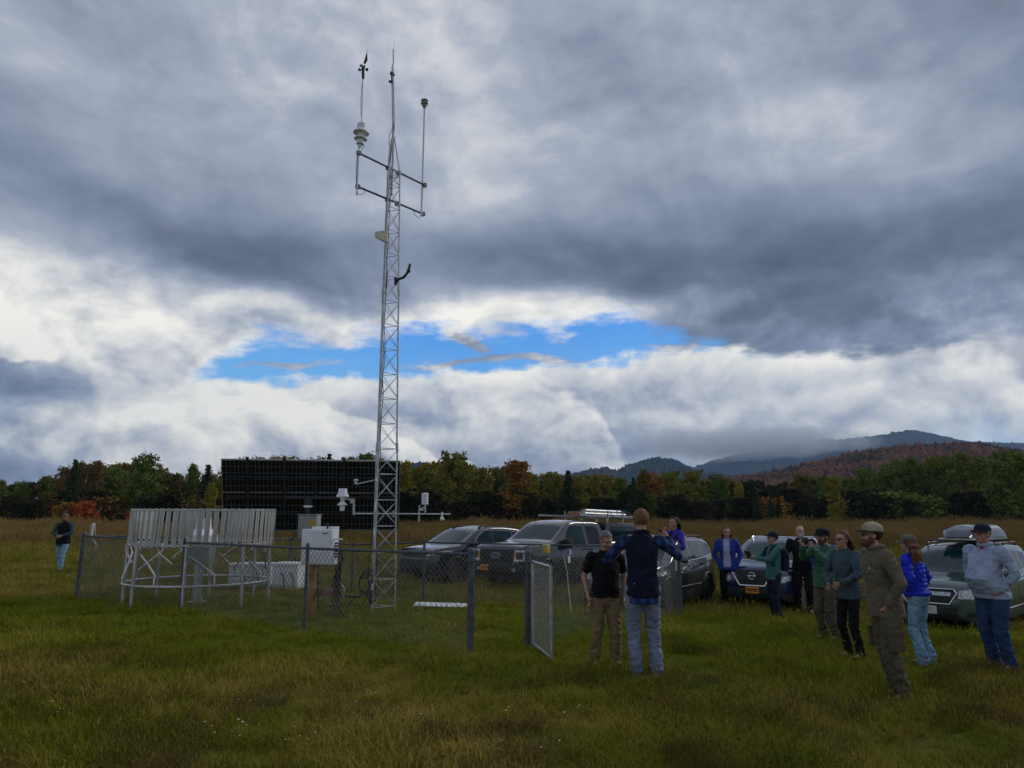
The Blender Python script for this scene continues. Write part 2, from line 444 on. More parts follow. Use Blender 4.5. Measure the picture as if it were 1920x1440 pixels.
def scatter(name, pts, protos, smin, smax, label, cat='grass'):
    """one object: copies of the protos stood on the points"""
    me = bpy.data.meshes.new(name); me.from_pydata([p[:3] for p in pts], [], [])
    sc_at = me.attributes.new('size', 'FLOAT', 'POINT'); sc_at.data.foreach_set('value', [p[3] for p in pts])
    o = bpy.data.objects.new(name, me); C.objects.link(o)
    ng = bpy.data.node_groups.new(name + '_nodes', 'GeometryNodeTree')
    ng.interface.new_socket('Geometry', in_out='INPUT', socket_type='NodeSocketGeometry')
    ng.interface.new_socket('Geometry', in_out='OUTPUT', socket_type='NodeSocketGeometry')
    N = ng.nodes; L = ng.links
    gi = N.new('NodeGroupInput'); go = N.new('NodeGroupOutput')
    iop = N.new('GeometryNodeInstanceOnPoints'); g2i = N.new('GeometryNodeGeometryToInstance')
    for p in reversed(protos):
        oi = N.new('GeometryNodeObjectInfo'); oi.inputs['Object'].default_value = p
        L.new(oi.outputs['Geometry'], g2i.inputs[0])
    L.new(gi.outputs[0], iop.inputs['Points']); L.new(g2i.outputs[0], iop.inputs['Instance'])
    iop.inputs['Pick Instance'].default_value = True
    ri = N.new('FunctionNodeRandomValue'); ri.data_type = 'INT'; ri.inputs['Min'].default_value = 0; ri.inputs['Max'].default_value = len(protos) - 1
    L.new(ri.outputs[2], iop.inputs['Instance Index'])
    rr = N.new('FunctionNodeRandomValue'); rr.data_type = 'FLOAT_VECTOR'; rr.inputs['Min'].default_value = (-.12, -.12, 0); rr.inputs['Max'].default_value = (.12, .12, 6.283)
    L.new(rr.outputs[0], iop.inputs['Rotation'])
    na = N.new('GeometryNodeInputNamedAttribute'); na.data_type = 'FLOAT'; na.inputs['Name'].default_value = 'size'
    L.new(na.outputs[0], iop.inputs['Scale']); L.new(iop.outputs[0], go.inputs[0])
    mod = o.modifiers.new('scatter', 'NODES'); mod.node_group = ng
    return tag(o, label, cat, kind='stuff')
rg = random.Random(5)
pts = []
def band(y0, y1, dens, s0, s1, margin=2.0, keep=None):
    n = int((y1 - y0) * (2 * (0.70 * (y0 + y1) / 2 + margin)) * dens)
    for _ in range(n):
        y = y0 + (y1 - y0) * rg.random(); w = 0.70 * y + margin; x = rg.uniform(-w, w)
        if keep and not keep(x, y): continue
        v = 0.72 + 0.75 * mnoise.noise(Vector((x * 0.7, y * 0.7, 2.0))) + 0.45 * mnoise.noise(Vector((x * 2.3, y * 2.3, 5.0)))
        sc_ = rg.uniform(s0, s1) * max(0.45, v + 0.3)
        if inside_fence(x, y, -0.3): sc_ *= 0.75
        elif inside_fence(x, y, -1.2): sc_ *= 0.8
        yield (x, y, gz(x, y), sc_)
for b in ((2.5, 5, 130, .5, .9), (5, 8, 130, .5, .9), (8, 12, 75, .55, 1.0), (12, 18, 34, .7, 1.15), (18, 28, 13, .9, 1.5), (28, 55, 4.5, 1.2, 2.1)):
    pts += list(band(*b))
tf = [tuft('grass_tuft', 54, .15, .06, .20, .0055, i, m_grass, 2.0) for i in range(4)] + [tuft('grass_tuft', 34, .15, .10, .28, .005, 9 + i, m_grass, 1.7, i == 1) for i in range(2)]
scatter('grass', pts, tf, 1, 1, 'rough olive green meadow grass with dry blades')
wp = list(band(46, 70, 2.4, .8, 1.3)) + list(band(70, 150, .55, 1.0, 1.7, 10)) + [p for p in band(33, 46, .5, .5, .9)]
wp = [(a, b, c, d * max(.45, 1 + 0.9 * mnoise.noise(Vector((a * .12, b * .05, 9)))) ) for a, b, c, d in wp]
wf = [tuft('weed_clump', 60, .42, .26, .62, .016, 40 + i, m_weed, .45, True) for i in range(4)]
scatter('field_weeds', wp, wf, 1, 1, 'tall brown weeds and dry grasses across the field', 'weeds')
# clumps of coarser growth near the people and in the foreground
cl = []
for _ in range(150):
    cy_ = 4.2 + 9.5 * rg.random() ** 1.1; cx = rg.uniform(-.72, .72) * (cy_ + 1)
    if inside_fence(cx, cy_, -.8): continue
    for k in range(rg.randint(4, 14)):
        x, y = cx + rg.gauss(0, .28), cy_ + rg.gauss(0, .22); cl.append((x, y, gz(x, y), rg.uniform(.35, .62)))
for _ in range(26):
    cx, cy_ = rg.uniform(6, 16), rg.uniform(11, 30)
    for k in range(16):
        x, y = cx + rg.gauss(0, .7), cy_ + rg.gauss(0, .5); cl.append((x, y, gz(x, y), rg.uniform(.5, .9)))
m_rust = grass_material('rust_growth', (0.075, 0.08, 0.014), (0.12, 0.085, 0.03), (0.10, 0.045, 0.02), 0.3)
# tiny white asters
fl = []
m_fl = mat('white_petals', (0.6, 0.6, 0.55), .8)
for _ in range(22):
    cy_ = rg.uniform(4.9, 8); cx = rg.uniform(-.65, .1) * cy_
    for k in range(rg.randint(1, 4)):
        x, y = cx + rg.gauss(0, .10), cy_ + rg.gauss(0, .10); fl.append((x, y, gz(x, y), rg.uniform(.7, 1.2)))
fb_ = MB(); fb_.tube([(0, 0, 0), (.01, 0, .05), (.0, .01, .10)], .001, 3, mi=1); fb_.lathe([(0, .098), (.008, .101), (.009, .104), (0, .106)], (0, .01, 0), 7); fme = fb_.mesh('aster'); fme.materials.append(m_fl); fme.materials.append(m_grass)
scatter('asters', fl, [bpy.data.objects.new('aster', fme)], 1, 1, 'tiny white asters scattered in the foreground grass', 'flowers')
rf = [tuft('coarse_tuft', 70, .24, .12, .40, .007, 60 + i, m_rust, 1.5, True) for i in range(3)]
scatter('coarse_grass', cl, rf, 1, 1, 'clumps of taller reddish brown grass in the meadow')

# ---------------------------------------------------------------- hills
def profile(pr, X):
    if X <= pr[0][0]: return pr[0][1]
    for (a, b), (c, d) in zip(pr, pr[1:]):
        if X <= c:
            t = (X - a) / (c - a); t = t * t * (3 - 2 * t) * .5 + t * .5; return b + (d - b) * t
    return pr[-1][1]
def hill_mat(name, stops, scale, s2):
    m = bpy.data.materials.new(name); m.use_nodes = True; nt = m.node_tree; p = nt.nodes['Principled BSDF']
    g = nt.nodes.new('ShaderNodeNewGeometry'); P = S(nt, g.outputs['Position'])
    n = noise_tex(nt, P, scale, 4, 0.6) * 0.62 + noise_tex(nt, P, s2, 3, 0.7) * 0.62 - 0.12
    c = ramp(nt, n, stops); nt.links.new(c.k, p.inputs['Base Color']); p.inputs['Roughness'].default_value = 1.0
    p.inputs['Specular IOR Level'].default_value = 0.0
    return m
def hill(name, D, pr, depth, back, nxs, nys, jag, m, seed, rough=0.0):
    X0, X1 = pr[0][0], pr[-1][0]; V = []; rnd = random.Random(seed)
    for j in range(nys):
        t = j / (nys - 1); y = D - depth + (depth + back) * t
        u = (y - D) / (depth if y < D else back); k = (1 - smoothstep(0, 1, abs(u)))
        for i in range(nxs):
            X = X0 + (X1 - X0) * i / (nxs - 1)
            top = at(X, profile(pr, X), D); x = top.x * (1 + (y - D) / D * 0.8)
            w = rough * mnoise.fractal(Vector((x / 400, y / 400, seed)), 1.0, 2.0, 4) * (4 * k * (1 - k))
            z = (top.z + 2) * k + w * (top.z * 0.5) + rnd.uniform(-.5, .5) * jag * (1 if rnd.random() < .85 else 2.2) * min(1, k * 4) - 2
            V.append((x + rnd.uniform(-.4, .4) * jag, y, z))
    Fc = [(j * nxs + i, j * nxs + i + 1, (j + 1) * nxs + i + 1, (j + 1) * nxs + i) for j in range(nys - 1) for i in range(nxs - 1)]
    return tag(mesh_obj(name, V, Fc, m, smooth=False), kind='structure')
RUST = [(0.34, (0.020, 0.032, 0.014)), (0.43, (0.06, 0.045, 0.018)), (0.48, (0.17, 0.074, 0.026)), (0.58, (0.21, 0.086, 0.030)), (0.64, (0.14, 0.095, 0.030)), (0.70, (0.035, 0.05, 0.018)), (0.85, (0.22, 0.11, 0.03))]
DARK = [(0.30, (0.020, 0.035, 0.025)), (0.50, (0.035, 0.045, 0.030)), (0.60, (0.075, 0.050, 0.026)), (0.75, (0.05, 0.06, 0.03))]
hill('hill', 1150, [(1180, 935), (1290, 912), (1400, 897), (1450, 888), (1500, 876), (1560, 864), (1600, 853), (1680, 842), (1750, 838), (1800, 835), (1860, 843), (1920, 852), (2050, 868), (2250, 900), (2400, 930)],
     620, 300, 520, 150, 7.5, hill_mat('autumn_hillside', RUST, 0.012, 0.09), 1, 0.25)
hill('hills', 2900, [(560, 930), (640, 885), (720, 872), (790, 869), (850, 878), (960, 895), (1060, 893), (1110, 881), (1135, 878), (1155, 884), (1180, 872), (1225, 859), (1262, 862), (1290, 875), (1310, 886), (1380, 893), (1500, 915)],
     900, 600, 380, 60, 9, hill_mat('forested_hills', DARK, 0.004, 0.03), 2, 0.3)
hill('mountains', 5600, [(960, 930), (1090, 900), (1290, 884), (1312, 873), (1340, 864), (1400, 851), (1470, 838), (1560, 828), (1600, 824), (1650, 819), (1675, 814), (1702, 811), (1730, 814), (1760, 820), (1800, 829), (1850, 832), (1890, 834), (2000, 836), (2200, 850), (2500, 900)],
     2300, 900, 360, 80, 11, hill_mat('mountain_forest', [(a, tuple(q * 0.9 for q in b)) for a, b in RUST[:2] + DARK[2:] + [(0.9, (0.2, 0.1, 0.05))]], 0.0022, 0.02), 3, 0.4)
# hill('mountains', 6500, [(-500, 880), (-200, 868), (-60, 876), (20, 888), (60, 905), (200, 935)], 900, 600, 120, 30, 11, hill_mat('distant_forest', DARK, 0.004, 0.03), 4, 0.3)
# ---------------------------------------------------------------- trees
def leaf_mat(name, c1, c2, c3):
    m = bpy.data.materials.new(name); m.use_nodes = True; nt = m.node_tree; p = nt.nodes['Principled BSDF']
    oi = nt.nodes.new('ShaderNodeObjectInfo'); rnd = S(nt, oi.outputs['Random'])
    g = nt.nodes.new('ShaderNodeNewGeometry'); P = S(nt, g.outputs['Position'])
    at_ = nt.nodes.new('ShaderNodeAttribute'); at_.attribute_name = 'tint'; tint = S(nt, at_.outputs['Fac'])
    n = noise_tex(nt, P, 0.35, 3, 0.6)
    c = mixc(nt, ((n - 0.5) * 2.2 + tint * 0.6 + rnd * 0.3 - 0.1).clamp(), c1, c2)
    c = mixc(nt, ((n - 0.5) * -3.0 + tint).smooth(0.6, 1.3), c, c3)
    c = mixc(nt, 1.0, c, (2.6, 2.4, 1.9), 'MULTIPLY')
    nt.links.new(c.k, p.inputs['Base Color']); p.inputs['Roughness'].default_value = 0.8
    p.inputs['Specular IOR Level'].default_value = 0.1
    return m
LM = {
    'green': leaf_mat('green_leaves', (0.030, 0.055, 0.012), (0.062, 0.090, 0.020), (0.085, 0.075, 0.018)),
    'olive': leaf_mat('olive_leaves', (0.050, 0.060, 0.012), (0.110, 0.105, 0.020), (0.120, 0.080, 0.018)),
    'brown': leaf_mat('brown_leaves', (0.042, 0.036, 0.014), (0.090, 0.055, 0.020), (0.055, 0.050, 0.016)),
    'orange': leaf_mat('orange_leaves', (0.085, 0.048, 0.012), (0.130, 0.066, 0.016), (0.070, 0.055, 0.014)),
    'red': leaf_mat('red_leaves', (0.150, 0.034, 0.010), (0.180, 0.056, 0.012), (0.120, 0.055, 0.014)),
    'yellow': leaf_mat('yellow_leaves', (0.085, 0.080, 0.012), (0.140, 0.118, 0.016), (0.09, 0.10, 0.016)),
    'spruce': leaf_mat('spruce_needles', (0.010, 0.018, 0.010), (0.022, 0.034, 0.018), (0.016, 0.022, 0.012)),
}
m_bark = mat('bark', (0.055, 0.045, 0.036), 0.9, var=0.4, vscale=3, bump=0.5, bscale=12)
m_birch = mat('pale_bark', (0.22, 0.21, 0.19), 0.8, var=0.4, vscale=5)
def leaf_quads(V, Fc, T, p, s, rnd, tint, flat=0.0):
    a = Vector((rnd.gauss(0, 1), rnd.gauss(0, 1), rnd.gauss(0, 1) * (1 - flat))).normalized()
    b = a.orthogonal().normalized(); b.rotate(Quaternion(a, rnd.uniform(0, 6.28))); n = len(V)
    c = a.cross(b)
    V += [tuple(p + b * s), tuple(p + c * s * .7), tuple(p - b * s), tuple(p - c * s * .7)]
    Fc.append((n, n + 1, n + 2, n + 3)); T += [tint] * 4
def crown_mesh(name, H, Wd, base, seed, nclump=150, per=26, leaf=0.17, gap=0.25, shape='round'):
    """leaf clumps set along limbs through the volume of the crown"""
    rnd = random.Random(seed); V = []; Fc = []; T = []
    off = Vector((seed * 7.3, seed * 3.1, 0))
    made = 0; tries = 0
    while made < nclump and tries < nclump * 12:
        tries += 1
        t = rnd.random() ** 0.85; z = base + (H - base) * t
        if shape == 'round': rr = math.sin(math.pi * min(1, 0.16 + t * 0.70)) ** 0.6
        elif shape == 'tall': rr = math.sin(math.pi * min(1, 0.30 + t * 0.58)) ** 0.7 * 0.85
        else: rr = (1 - t) ** 0.6 * 0.9 + 0.1
        a = rnd.uniform(0, 6.283); r = Wd / 2 * rr * (rnd.random() ** 0.42)
        lob = 0.78 + 0.55 * mnoise.noise(Vector((math.cos(a) * 1.6, math.sin(a) * 1.6, z * 0.5)) + off)
        p = Vector((r * lob * math.cos(a), r * lob * math.sin(a), z + rnd.uniform(-.3, .3)))
        if mnoise.noise(p * 0.55 + off) < -gap: continue
        made += 1; cr = rnd.uniform(0.28, 0.75); tt = rnd.random()
        for _ in range(per):
            q = Vector((rnd.gauss(0, .5), rnd.gauss(0, .5), rnd.gauss(0, .38))) * cr
            leaf_quads(V, Fc, T, p + q, leaf * rnd.uniform(.6, 1.35), rnd, max(0, min(1, tt + rnd.uniform(-.25, .25))), .35)
    me = bpy.data.meshes.new(name); me.from_pydata(V, [], Fc)
    at_ = me.attributes.new('tint', 'FLOAT', 'POINT'); at_.data.foreach_set('value', T); me.update()
    return me
def trunk_mesh(name, H, base, seed, r0=0.17, limbs=11, spread=2.0):
    rnd = random.Random(seed + 50); mb = MB()
    pts = [Vector((0, 0, -.2))]; 
    for k in range(1, 7): pts.append(Vector((rnd.gauss(0, .09) * k, rnd.gauss(0, .09) * k, H * .93 * k / 6)))
    mb.tube(pts, [r0 * (1 - .15 * k) for k in range(7)], 6)
    for i in range(limbs):
        t = rnd.uniform(0.25, .92); j = int(t * 6); p = pts[j].lerp(pts[min(6, j + 1)], t * 6 - j)
        a = rnd.uniform(0, 6.283); l = spread * rnd.uniform(.5, 1.1) * (1.15 - t * .6); d = Vector((math.cos(a), math.sin(a), rnd.uniform(.35, .9)))
        q1 = p + d * l * .5; q2 = p + d * l + Vector((0, 0, l * .35)); mb.tube([p, q1, q2], [r0 * .38, r0 * .25, r0 * .08], 4)
        e = Vector((math.cos(a + .7), math.sin(a + .7), .5)); mb.tube([q1, q1 + e * l * .5], [r0 * .2, r0 * .06], 3)
    return mb.mesh(name)
def spruce_mesh(name, H, Wd, seed):
    rnd = random.Random(seed); V = []; Fc = []; T = []
    nl = 44
    for i in range(nl):
        t = i / nl; z = 0.35 + (H - .45) * t; rr = Wd / 2 * (1 - t) ** 0.85 * rnd.uniform(.75, 1.12) + .06
        nb = int(11 - 5 * t)
        for b in range(nb):
            a = rnd.uniform(0, 6.283); l = rr * rnd.uniform(.75, 1.15)
            d = Vector((math.cos(a), math.sin(a), -.28 + .35 * t)); n = max(3, int(l / .14))
            for k in range(n):
                u = (k + .5) / n; p = Vector((0, 0, z)) + d * l * u + Vector((0, 0, .12 * u * u * l))
                for _ in range(3): leaf_quads(V, Fc, T, p + Vector((rnd.gauss(0, .07), rnd.gauss(0, .07), rnd.gauss(0, .05) - .05)), .13 * rnd.uniform(.7, 1.2), rnd, rnd.random(), .6)
    me = bpy.data.meshes.new(name); me.from_pydata(V, [], Fc)
    at_ = me.attributes.new('tint', 'FLOAT', 'POINT'); at_.data.foreach_set('value', T); me.update()
    return me
PROTO = {}
for k, (H, Wd, base, shape, gap, n) in {'r1': (10, 7.0, 1.6, 'round', .22, 210), 'r2': (10, 6.0, 2.2, 'round', .12, 190), 'r3': (10, 7.6, 1.2, 'round', .2, 230),
                                       't1': (10, 4.4, 2.0, 'tall', .2, 170), 't2': (10, 5.0, 1.4, 'tall', .14, 190), 'b1': (4, 4.4, .2, 'round', .3, 90)}.items():
    sd_ = sum(map(ord, k))
    PROTO[k] = (crown_mesh('crown', H, Wd, base, sd_, n, shape=shape, gap=gap), trunk_mesh('trunk', H, base, sd_, .15 if H > 5 else .05, spread=Wd * .3), H)
for k, (H, Wd) in {'s1': (10, 3.4), 's2': (10, 4.4)}.items():
    sd_ = sum(map(ord, k)); mb = MB(); mb.tube([(0, 0, -.2), (0, 0, 9.8)], [.16, .02], 6)
    PROTO[k] = (spruce_mesh('crown', H, Wd, sd_), mb.mesh('trunk'), H)
for k, (c, t, H) in PROTO.items(): c.materials.append(LM['green']); t.materials.append(m_bark)
TG = {'green': ('broad_tree', 'dark green leafy tree in the tree line behind the field'), 'olive': ('broad_tree', 'yellowish olive tree in the tree line behind the field'),
      'brown': ('broad_tree', 'dull brown autumn tree in the tree line behind the field'), 'orange': ('broad_tree', 'orange brown autumn tree in the tree line behind the field'),
      'red': ('bush', 'bright red bush at the foot of the tree line'), 'yellow': ('broad_tree', 'golden yellow tree in the tree line behind the field'), 'spruce': ('spruce_tree', 'dark pointed spruce in the tree line behind the field')}
rt = random.Random(11)
LM['dark'] = leaf_mat('brush_painted_shade', (0.008, 0.010, 0.005), (0.020, 0.018, 0.008), (0.014, 0.014, 0.006))  # leaf colour darkened to stand for the shade under the crowns
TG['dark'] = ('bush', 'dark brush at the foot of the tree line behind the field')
def tree(X, Ytop, kind, col, D, label=None, wide=1.0, base_drop=0.0):
    top = at(X, Ytop, D); g = gz(top.x, D); c, t, H = PROTO[kind]
    hgt = max(1.0, top.z - g); s = hgt / H
    nm, lb = TG[col]
    reg = next(n for x, n in ((140, 'at its far left end'), (260, 'right of the walking man'), (420, 'above the wind shield'), (745, 'behind the solar panel'), (880, 'just right of the mast'), (1040, 'above the hood of the truck'),
                              (1200, 'above the rack of the truck'), (1340, 'above the silver grey wagon'), (1500, 'above the blue car'), (1650, 'above the standing group'), (1780, 'below the rust coloured hill'), (9999, 'above the green wagon')) if X < x)
    lb = lb.replace(' in the tree line behind the field', '').replace(' at the foot of the tree line behind the field', '').replace(' at the foot of the tree line', '') + (', back rank ' if D >= 135 else ', front rank ' if nm != 'bush' else ', foot ') + 'of the wood ' + reg
    if label or not lb: own = None
    root = empty(nm, (top.x, D, g), rt.uniform(0, 6.28), label or lb, 'bush' if nm == 'bush' else 'tree', None if label else {'spruce': 'spruces', 'red': 'red bushes', 'dark': 'dark brush'}.get(col, col + ' trees') + ' of the wood ' + reg)
    root.scale = (s * wide, s * wide, s)
    for nm2, me, mm in (('crown', c, LM[col]), ('trunk', t, None)):
        o = bpy.data.objects.new(nm2, me); C.objects.link(o); o.parent = root
        if mm: o.material_slots[0].link = 'OBJECT'; o.material_slots[0].material = mm
    return root
# hand placed trees of the skyline (photo pixel of the top, kind, colour, distance)
named = [
    (142, 859, 's1', 'spruce', 128, 'tall narrow spruce rising above the left tree line', .9), (392, 869, 's1', 'spruce', 126, 'dark spruce just left of the solar panel', 1.35),
    (275, 855, 'r1', 'green', 130, 'tallest round green tree of the left tree line', .95),
    (398, 908, 't1', 'yellow', 118, 'small bright yellow tree in front of a dark spruce', .8), (132, 944, 'b1', 'orange', 112, 'orange bush left of the red bush behind the walking man', 1.25), (163, 942, 'b1', 'red', 112, 'red bush at the foot of the left tree line', 1.0),
    (247, 960, 'b1', 'red', 113, 'small red bush just left of the wind shield', .9), (968, 865, 't2', 'orange', 126, 'tall orange brown tree standing left of the truck roof', 1.35),
    (855, 850, 'r1', 'olive', 132, 'tallest olive tree right of the mast', .9), (1065, 880, 's2', 'spruce', 124, 'broad dark spruce above the truck rack', 1.2),
    (1187, 893, 's1', 'spruce', 121, 'slim dark spruce above the head of the man seen from behind', 1.0), (618, 848, 's1', 'spruce', 150, 'spruce tip above the solar panel', 1.0),
    (1418, 916, 's1', 'spruce', 121, 'first of three small spruces behind the blue car', .9), (1443, 919, 's1', 'spruce', 121, 'middle one of three small spruces behind the blue car', .8),
    (1458, 921, 's1', 'spruce', 121, 'third of three small spruces behind the blue car', .8), (1447, 936, 'b1', 'orange', 115, 'orange bush among the small spruces', 1.3),
    (1892, 848, 'r3', 'green', 118, 'tallest dark green tree at the right end of the tree line', 1.0), (1562, 894, 't2', 'olive', 116, 'olive tree standing out left of the dark green wood', 1.0),
]
for X, Y, k, c, D, lb, w in named: tree(X, Y, k, c, D - 14 if k != 'b1' and D < 145 else D - 4, lb, w * (1.25 if c == 'spruce' else 1))
sky_l = [(-260, 880), (-60, 900), (0, 905), (30, 899), (60, 904), (80, 894), (105, 886), (120, 880), (165, 868), (195, 870), (215, 865), (240, 862), (275, 862), (310, 880), (340, 880), (358, 872), (385, 876), (410, 880), (450, 862),
         (505, 853), (530, 850), (570, 855), (600, 856), (640, 855), (660, 850), (685, 852), (720, 862), (760, 865), (790, 868), (820, 860), (855, 856), (880, 868), (930, 866), (968, 872), (1000, 886), (1030, 886), (1060, 884),
         (1090, 878), (1125, 888), (1150, 885), (1187, 896), (1215, 882), (1240, 875), (1260, 880), (1290, 882), (1350, 890), (1400, 897), (1430, 915), (1460, 915), (1490, 893), (1520, 882), (1560, 895), (1600, 880), (1640, 874),
         (1700, 860), (1740, 855), (1780, 858), (1820, 854), (1860, 860), (1900, 850), (1960, 852), (2100, 850), (2300, 860)]
def pick(X):
    u = rt.random()
    if X < 420: return 'green' if u < .42 else ('brown' if u < .86 else 'olive')
    if X < 700: return 'olive' if u < .5 else ('green' if u < .8 else 'brown')
    if X < 1000: return 'yellow' if u < .10 else 'olive' if u < .68 else ('green' if u < .82 else ('orange' if u < .90 else 'brown'))
    if X < 1450: return 'yellow' if u < .08 else 'olive' if u < .52 else ('green' if u < .72 else ('orange' if u < .84 else ('spruce' if u < .90 else 'brown')))
    return 'green' if u < .74 else ('olive' if u < .9 else 'brown')
X = -260
while X < 2250:                                  # front edge of the wood
    c = pick(X); y = profile(sky_l, X); D = rt.uniform(118, 134)
    k = rt.choice(('s1', 's2')) if c == 'spruce' else rt.choice(('r1', 'r2', 'r3', 't1', 't2'))
    tree(X, y + rt.uniform(-3, 16), k, c, D, None, rt.uniform(.72, .98)); X += rt.uniform(26, 50)
X = -270
while X < 2260:                                  # second rank
    c = pick(X); y = profile(sky_l, X)
    tree(X, y + rt.uniform(2, 22), rt.choice(('r1', 'r2', 'r3')), c, rt.uniform(136, 150), None, rt.uniform(.95, 1.2)); X += rt.uniform(26, 40)
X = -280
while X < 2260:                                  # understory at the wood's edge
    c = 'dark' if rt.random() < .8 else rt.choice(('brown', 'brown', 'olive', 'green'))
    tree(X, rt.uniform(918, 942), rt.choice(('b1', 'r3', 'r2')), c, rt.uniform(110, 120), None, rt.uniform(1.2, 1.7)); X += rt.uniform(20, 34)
# a dense thicket that closes the view between the trunks
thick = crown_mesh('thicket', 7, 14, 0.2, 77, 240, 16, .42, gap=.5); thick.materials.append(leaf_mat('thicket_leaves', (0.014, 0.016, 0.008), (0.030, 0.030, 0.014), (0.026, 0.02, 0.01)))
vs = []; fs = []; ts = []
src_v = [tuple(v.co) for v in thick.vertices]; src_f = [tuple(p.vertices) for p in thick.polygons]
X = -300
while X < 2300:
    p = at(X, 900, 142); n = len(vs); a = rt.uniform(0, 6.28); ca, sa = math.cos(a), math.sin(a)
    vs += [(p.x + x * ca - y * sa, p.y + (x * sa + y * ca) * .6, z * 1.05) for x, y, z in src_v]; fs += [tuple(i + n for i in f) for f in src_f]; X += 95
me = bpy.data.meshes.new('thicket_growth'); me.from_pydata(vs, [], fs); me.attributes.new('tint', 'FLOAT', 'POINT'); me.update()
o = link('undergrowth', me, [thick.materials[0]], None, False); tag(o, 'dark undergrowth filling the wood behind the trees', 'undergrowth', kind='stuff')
# ---------------------------------------------------------------- the fenced weather station
m_alu = mat('galvanised_metal', (0.42, 0.43, 0.44), 0.42, 0.85, var=0.18, vscale=9)
m_alub = mat('bright_aluminium', (0.50, 0.51, 0.52), 0.35, 0.9, var=0.12, vscale=9)
m_fence = mat('weathered_fence_steel', (0.075, 0.09, 0.105), 0.55, 0.35, var=0.3, vscale=12)
m_wire = mat('chain_link_wire', (0.10, 0.105, 0.11), 0.6, 0.2, var=0.25, vscale=4)
m_white = mat('white_plastic', (0.72, 0.73, 0.74), 0.45, var=0.06, vscale=5)
m_white2 = mat('painted_white_metal', (0.66, 0.68, 0.70), 0.5, var=0.09, vscale=3, bump=0.05)
m_cream = mat('cream_plastic', (0.62, 0.58, 0.46), 0.5, var=0.08)
m_black = mat('black_rubber', (0.012, 0.012, 0.013), 0.6, var=0.3)
m_dark = mat('dark_metal', (0.03, 0.032, 0.036), 0.5, 0.3, var=0.3)
m_grey = mat('grey_paint', (0.26, 0.29, 0.28), 0.55, var=0.1)
m_wood = mat('pale_wood', (0.30, 0.155, 0.055), 0.8, var=0.3, vscale=4, bump=0.3, bscale=20)
m_cable = mat('cable_sheath', (0.014, 0.015, 0.016), 0.5, var=0.3)
m_cableg = mat('grey_cable_sheath', (0.18, 0.19, 0.19), 0.5, var=0.2)
m_slat = mat('weathered_slat_metal', (0.40, 0.40, 0.385), 0.5, 0.30, var=0.22, vscale=2.5)
def hit_z(X, Y, z):
    d = ray(X, Y); t = (z - EYE) / d.z; return Vector((d.x * t, d.y * t, z))
# ---- lattice mast
TD = 14.2
TCx = at(717, 960, TD).x
zat = lambda Y, X=728: at(X, Y, TD).z
tg = gz(TCx, TD)
z_top = zat(322); z_apex = zat(254)
tower = empty('lattice_mast', (TCx, TD, tg), 0, 'tall silver triangular lattice mast with instruments on its booms', 'weather mast')
def TP(X, Y, D): return at(X, Y, D) - Vector((TCx, TD, tg))
def rho(z):
    k = z / z_top; base = 0.278 - 0.125 * k
    return base + (0.010 if (z % 3.05) > 2.75 and z < 7 else 0)
ANG = [14, 134, 254]
def leg_pt(i, z):
    a = R(ANG[i]); r = rho(z); return Vector((math.cos(a) * r, math.sin(a) * r, z))
for i in range(3):
    mb = MB(); zs = [-.1] + [0.35 * k for k in range(1, int(z_top / .35))] + [z_top]
    mb.tube([leg_pt(i, max(0, z)) - Vector((0, 0, .1 if z < 0 else 0)) for z in zs], 0.0165, 8)
    for zz in (3.0, 6.05): mb.tube([leg_pt(i, zz - .09), leg_pt(i, zz + .09)], .027, 8)
    a = leg_pt(i, z_top); b = Vector((0.015 * math.cos(R(ANG[i])), 0.015 * math.sin(R(ANG[i])), z_apex)); mb.tube([a, b], .014, 8)
    mb.build('mast_leg', m_alu, tower)
step = 0.475; z = 0.12; k = 0
while z + step < z_top + .2:
    mb = MB(); z1 = min(z + step, z_top)
    for i in range(3):
        a0, a1, b0, b1 = leg_pt(i, z), leg_pt(i, z1), leg_pt((i + 1) % 3, z), leg_pt((i + 1) % 3, z1)
        mb.tube([a0, b0], .0068, 6); mb.tube([a0 + Vector((0, 0, .03)), b1 - Vector((0, 0, .03))], .0058, 6)
        mb.tube([b0 + Vector((0, 0, .03)), a1 - Vector((0, 0, .03))], .0058, 6)
    mb.build('bracing', m_alub, tower); z = z1; k += 1
mb = MB()
for i in range(3): mb.tube([leg_pt(i, z_top), leg_pt((i + 1) % 3, z_top)], .009, 6); mb.tube([leg_pt(i, z_top - .1), leg_pt((i + 1) % 3, z_top - .1)], .009, 6)
mb.build('bracing', m_alub, tower)
mb = MB()
pole_top = TP(735, 134, TD); mb.tube([(0, 0, z_top - .5), (0, 0, z_apex), (pole_top.x, pole_top.y, pole_top.z)], [.02, .02, .016], 8)
pole = mb.build('top_pole', m_alu, tower)
mb = MB(); w0 = TP(736, 148, TD - .05); w1 = TP(738, 118, TD); w2 = TP(739, 75, TD)
mb.tube([w0, TP(735, 125, TD - .02), w1], .008, 6); mb.tube([w1, w2], [.006, .0025], 6); mb.build('whip_antenna', m_dark, tower)
mb = MB()
for (X, Y, s) in ((735, 138, .05), (737, 141, .04), (733, 153, .05)): mb.box(TP(X, Y, TD), (s * 1.7, s, s * .7), bev=.005)
mb.tube([TP(734, 134, TD - .03), TP(735, 158, TD - .03)], .014, 6)
mb.build('pole_clamp', m_dark, tower)
mb = MB()   # cables running down the mast
rc = random.Random(3)
